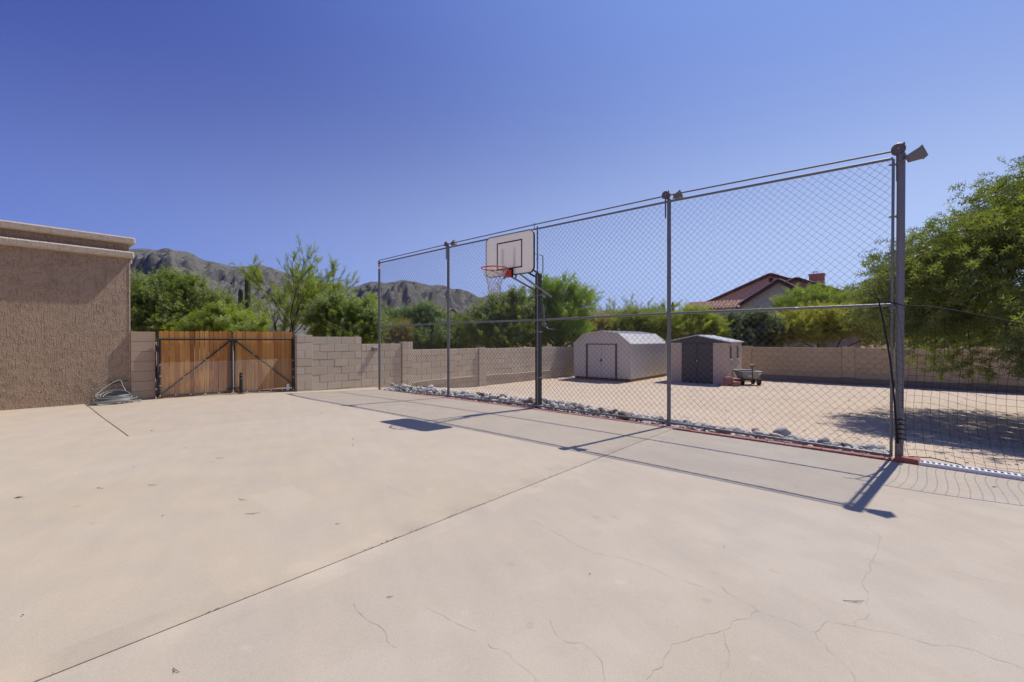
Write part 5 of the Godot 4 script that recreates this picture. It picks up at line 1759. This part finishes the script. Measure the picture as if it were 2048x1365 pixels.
func saguaro(label: String, foot: Vector3, h: float, r: float) -> void:
	var t := thing("saguaro_cactus", label, "cactus", foot, "saguaro cacti")
	var b := MB.new()
	var ribs := 14
	var rows := 16
	var f := func(i, j):
		var a: float = TAU * i / (ribs * 2.0)
		var y: float = j / float(rows - 5) * 0.93 if j < rows - 5 else 0.93 + 0.07 * sin(PI / 2 * (j - rows + 5) / 5.0)
		var w: float = r * (0.85 + 0.15 * sin(PI * y)) * (1.0 if y < 0.93 else sqrt(maxf(0.0, 1.0 - pow((y - 0.93) / 0.071, 2))))
		w *= 1.0 if i % 2 == 0 else 0.86
		return Vector3(cos(a) * w, y * h, sin(a) * w)
	for j in rows:
		for i in ribs * 2:
			b.poly([f.call(i, j), f.call(i + 1, j), f.call(i + 1, j + 1), f.call(i, j + 1)], Vector3(0, minf((f.call(0, j).y + f.call(0, j + 1).y) * 0.5, h * 0.93) - 0.02, 0))
	obj("stem", b, M.cactus, t)
	var top := MB.new()
	for k in 14:
		var a := TAU * k / 14.0
		top.tube([Vector3(cos(a) * r * 0.4, h * 0.985, sin(a) * r * 0.4), Vector3(cos(a) * r * 0.55, h + 0.05, sin(a) * r * 0.55)], 0.018, 4)
	obj("crown_spines", top, M.cord, t)

func build_plants() -> void:
	var far := "trees and shrubs beyond the walls"
	var g0 := Color(0.094, 0.114, 0.028)
	var g1 := Color(0.172, 0.198, 0.045)
	var y0 := Color(0.150, 0.185, 0.028)
	var y1 := Color(0.265, 0.275, 0.050)
	lobed("mesquite_tree", "rounded deep green mesquite tree between stucco house and cacti", "tree", "T1", "fine", g0, g1, 0.75, 1.15, M.bark, far)
	lobed("mesquite_shrub", "low light green shrub rising above the middle of the gate", "shrub", "T1b", "fine", g1, y0, 1.3, 1.0, M.bark, far)
	lobed("mesquite_tree", "green leafy tree above the stepped block wall left of fence", "tree", "T3", "fine", g0, Color(0.15, 0.19, 0.04), 0.85, 1.0, M.bark, far)
	lobed("mesquite_tree", "dark green tree row seen through the two farthest fence bays", "tree", "T4", "fine", Color(0.07, 0.105, 0.022), Color(0.12, 0.165, 0.035), 0.9, 1.25, M.bark, far)
	lobed("mesquite_tree", "dense green mound of mesquite behind the hoop net", "tree", "T5a", "fine", g0, Color(0.155, 0.195, 0.04), 0.8, 1.1, M.bark, far)
	lobed("palo_verde_tree", "loose yellowish green tree overhanging the block wall behind hoop pole", "tree", "T5b", "pv", Color(0.11, 0.155, 0.03), Color(0.20, 0.25, 0.05), 0.75, 1.1, M.bark_green, far, -0.7, 0.2)
	lobed("creosote_shrub", "olive green shrubs directly behind the barn-roof metal shed", "shrub", "T7", "pv", Color(0.11, 0.135, 0.03), Color(0.20, 0.215, 0.05), 1.0, 1.15, M.bark, far)
	lobed("palo_verde_shrub", "bright yellow green shrub behind the tan resin shed", "shrub", "T8", "pv", y0, y1, 1.3, 1.1, M.bark_green, far)
	lobed("oleander_shrub", "dark grey green oleander shrub below the neighbour's gable wall", "shrub", "T9", "broad", Color(0.055, 0.075, 0.035), Color(0.12, 0.14, 0.075), 1.1, 1.1, M.bark, far)
	lobed("palo_verde_tree", "soft yellow green tree covering the right of neighbour's house", "tree", "T10", "pv", Color(0.12, 0.155, 0.03), Color(0.22, 0.25, 0.055), 0.4, 1.4, M.bark_green, far)
	lobed("palo_verde_shrub", "broad golden green shrub above the shaded back wall", "shrub", "T11", "pv", Color(0.15, 0.155, 0.025), Color(0.30, 0.27, 0.055), 1.15, 1.2, M.bark_green, far)
	lobed("mesquite_tree", "green tree behind the back wall, right of the thick post", "tree", "T13", "fine", g0, g1, 0.8, 1.3, M.bark, far)
	lobed("dry_shrub", "tan dried shrub above the wall in the farthest fence bay", "shrub", "Tdry", "pv", Color(0.17, 0.135, 0.065), Color(0.23, 0.185, 0.095), 1.6, 0.9, M.bark_pale, far)
	lobed("dry_shrub", "orange tan dried shrub just left of the metal shed roof", "shrub", "Tor", "pv", Color(0.20, 0.145, 0.075), Color(0.26, 0.19, 0.105), 1.6, 0.9, M.bark_pale, far)
	# open palo verde that towers over the gate
	var f := Vector3(-22.75, -0.7, -9.35)
	var stems := []
	var right := Vector3(0.766, 0, -0.643)
	for e in [[-0.75, 1.2, 2.0], [-0.5, 1.4, 2.3], [-0.3, 1.6, 2.55], [-0.05, 1.75, 2.75], [0.15, 1.6, 2.4], [0.42, 1.6, 2.6], [0.7, 1.45, 2.6], [1.0, 1.3, 2.6], [1.35, 1.05, 2.35]]:
		stems.append([right * e[0] * 0.5 + Vector3(0, 0.2, 0), right * e[0] + Vector3(rng.randf_range(-0.3, 0.3), e[1], rng.randf_range(-0.3, 0.3)), e[2], 0.062, 3, 0.40])
	open_tree("palo_verde_tree", "tall open palo verde with bare branches showing, behind the gate", f, stems, "pv", Color(0.12, 0.155, 0.035), Color(0.23, 0.25, 0.05), M.bark, 0.9, 1.1, far)
	# greyish twiggy tree behind the metal shed
	f = Vector3(-11.2, -0.7, -24.6)
	stems = []
	for e in [[-0.7, 1.2, 1.75], [-0.3, 1.4, 1.9], [0.1, 1.5, 1.95], [0.5, 1.4, 1.9], [0.95, 1.15, 1.8]]:
		stems.append([right * e[0] * 0.4 + Vector3(0, 0.2, 0), right * e[0] + Vector3(rng.randf_range(-0.3, 0.3), e[1], rng.randf_range(-0.3, 0.3)), e[2], 0.06, 3, 0.5])
	open_tree("desert_tree", "sparse grey twiggy tree behind the barn-roof metal shed", f, stems, "pv", Color(0.16, 0.17, 0.09), Color(0.25, 0.25, 0.13), M.bark_pale, 1.0, 0.45, far)
	saguaro("shorter left saguaro trunk beside the palo verde above the gate", Vector3(-30.35, -0.75, -9.75), 5.25, 0.16)
	saguaro("taller saguaro trunk touching the palo verde above the gate", Vector3(-30.05, -0.75, -10.05), 6.25, 0.185)
	saguaro("small saguaro top just right of the second fence post", Vector3(-12.86, -0.75, -36.2), 5.15, 0.15)
	saguaro("small saguaro top just left of the second fence post", Vector3(-13.46, -0.75, -35.7), 5.0, 0.19)

# mesquite in the yard at right: a wide drooping crown whose trunk stands outside the frame
func build_near_tree() -> void:
	var foot := Vector3(4.6, -0.5, -13.2)
	var t := thing("mesquite_tree", "large drooping mesquite in the yard at the right edge", "tree", foot)
	var wood := MB.new()
	var nz := noise(131, 0.55, 2)
	var items := []
	limb(wood, Vector3.ZERO, Vector3(-0.2, 1.3, 0.1), 0.21, 0.17, 0.08, 8)
	var forks := []
	for k in 9:
		var a := TAU * k / 9.0 + 0.2
		var e := Vector3(cos(a) * rng.randf_range(1.5, 2.4), rng.randf_range(2.8, 4.4), sin(a) * rng.randf_range(1.4, 2.4))
		limb(wood, Vector3(-0.2, 1.3, 0.1), e, 0.11, 0.05, 0.14, 6)
		forks.append(e)
	var tries := 0
	var made := 0
	while made < 680 and tries < 40000:
		tries += 1
		var x := rng.randf_range(0.0, 8.6)
		var z := rng.randf_range(-17.4, -9.4)
		var q := Vector2((x - 4.4) / 4.5, (z + 13.4) / 3.9)
		if q.length() > 1.0:
			continue
		var top := minf(2.62 + 0.80 * maxf(x, 0.0), 6.0) * (1.0 - 0.16 * q.y * q.y) * (1.0 - 0.10 * q.y) + nz.get_noise_2d(x * 2, z * 2) * 0.7
		var low := 0.75 + 1.0 * (1.0 - q.length()) + nz.get_noise_2d(x * 2 + 40, z * 2) * 0.9
		if x < 0.9:
			low = maxf(low, 1.5 - x * 0.3)
		if top < low + 0.2:
			continue
		var y := lerpf(low, top, pow(rng.randf(), 0.8))
		# hollow heart
		var hx := q.length()
		if hx < 0.55 and y < top - 1.3 and rng.randf() < 0.7:
			continue
		made += 1
		var c := Vector3(x, y, z)
		var best: Vector3 = forks[0]
		for e in forks:
			if (e + foot).distance_to(c) < (best + foot).distance_to(c):
				best = e
		if made % 2 == 0:
			limb(wood, best, c - foot, 0.03, 0.006, 0.12, 4)
		var outd := Vector3(x - 4.4, 0, z + 13.4).normalized()
		for s in 22:
			var p := c + Vector3(rng.randfn() * 0.26, rng.randfn() * 0.15, rng.randfn() * 0.26)
			items.append([p, outd * 0.8 + Vector3(rng.randfn() * 0.6, -0.25 + rng.randfn() * 0.45, rng.randfn() * 0.6), rng.randf_range(0.65, 1.1)])
	obj("trunk", wood, M.bark, t)
	crown(t, "crown", "fine", items, Color(0.080, 0.093, 0.033), Color(0.128, 0.143, 0.048))

# ---------------------------------------------------------------- litter on the concrete
func build_debris() -> void:
	var where := ["at the far left edge of the concrete", "beside the corner of the short joint near the hose", "on the concrete left of the backboard's shadow", "just below another leaf left of the backboard's shadow", "on the concrete below the coiled hose", "left of the pale square patch", "below the pale square patch", "on the concrete right of the pale patch", "in the middle foreground beyond the long joint", "forked, beside the jagged crack at right", "on the left of the court below the short joint", "at the left edge near the bottom corner", "on the concrete in front of the gate's left leaf", "on the concrete below the gate's middle", "on the open slab between gate and pale patch", "curled, at the bottom left below the joint", "on the near slab below the fence shadow", "on the joint near the fence's far shadow corner", "on the left slab beside a faint stain", "on the near slab amid the cracks", "in the net's shadow at the right edge"]
	for k in DEBRIS.size():
		var e: Array = DEBRIS[k]
		var x: float = e[1]
		var z: float = e[2]
		var l: float = e[3]
		var b := MB.new()
		var at := Vector3(x, gy(x, z) + 0.002, z)
		var turn := rng.randf_range(-0.6, 0.6) + 0.7
		if e[0] == "leaf":
			l *= 0.65
			var w := l * 0.16
			for s in [-1.0, 1.0]:
				b.poly([Vector3(-l / 2, 0.001, 0), Vector3(-l * 0.1, 0.006, s * w), Vector3(l / 2, 0.003, 0), Vector3(0, 0.001, 0)], Vector3(0, -1, 0))
			var o := obj("dry_leaf", b, M.dry_leaf, null, Transform3D(Basis.from_euler(Vector3(0, turn, 0)), at))
			tag(o, "tiny dry leaf " + where[k], "leaf", "dry leaves on the concrete")
		else:
			b.tube([Vector3(-l / 2, 0.001, 0), Vector3(-l * 0.1, 0.004, l * 0.08), Vector3(l / 2, 0.001, -l * 0.03)], [0.0012, 0.0016, 0.0008], 4)
			b.tube([Vector3(-l * 0.1, 0.004, l * 0.08), Vector3(l * 0.22, 0.005, l * 0.2)], [0.0012, 0.0007], 4)
			var o := obj("dry_twig", b, M.twig, null, Transform3D(Basis.from_euler(Vector3(0, turn, 0)), at))
			tag(o, "thin dry twig " + where[k], "twig", "dry twigs on the concrete")
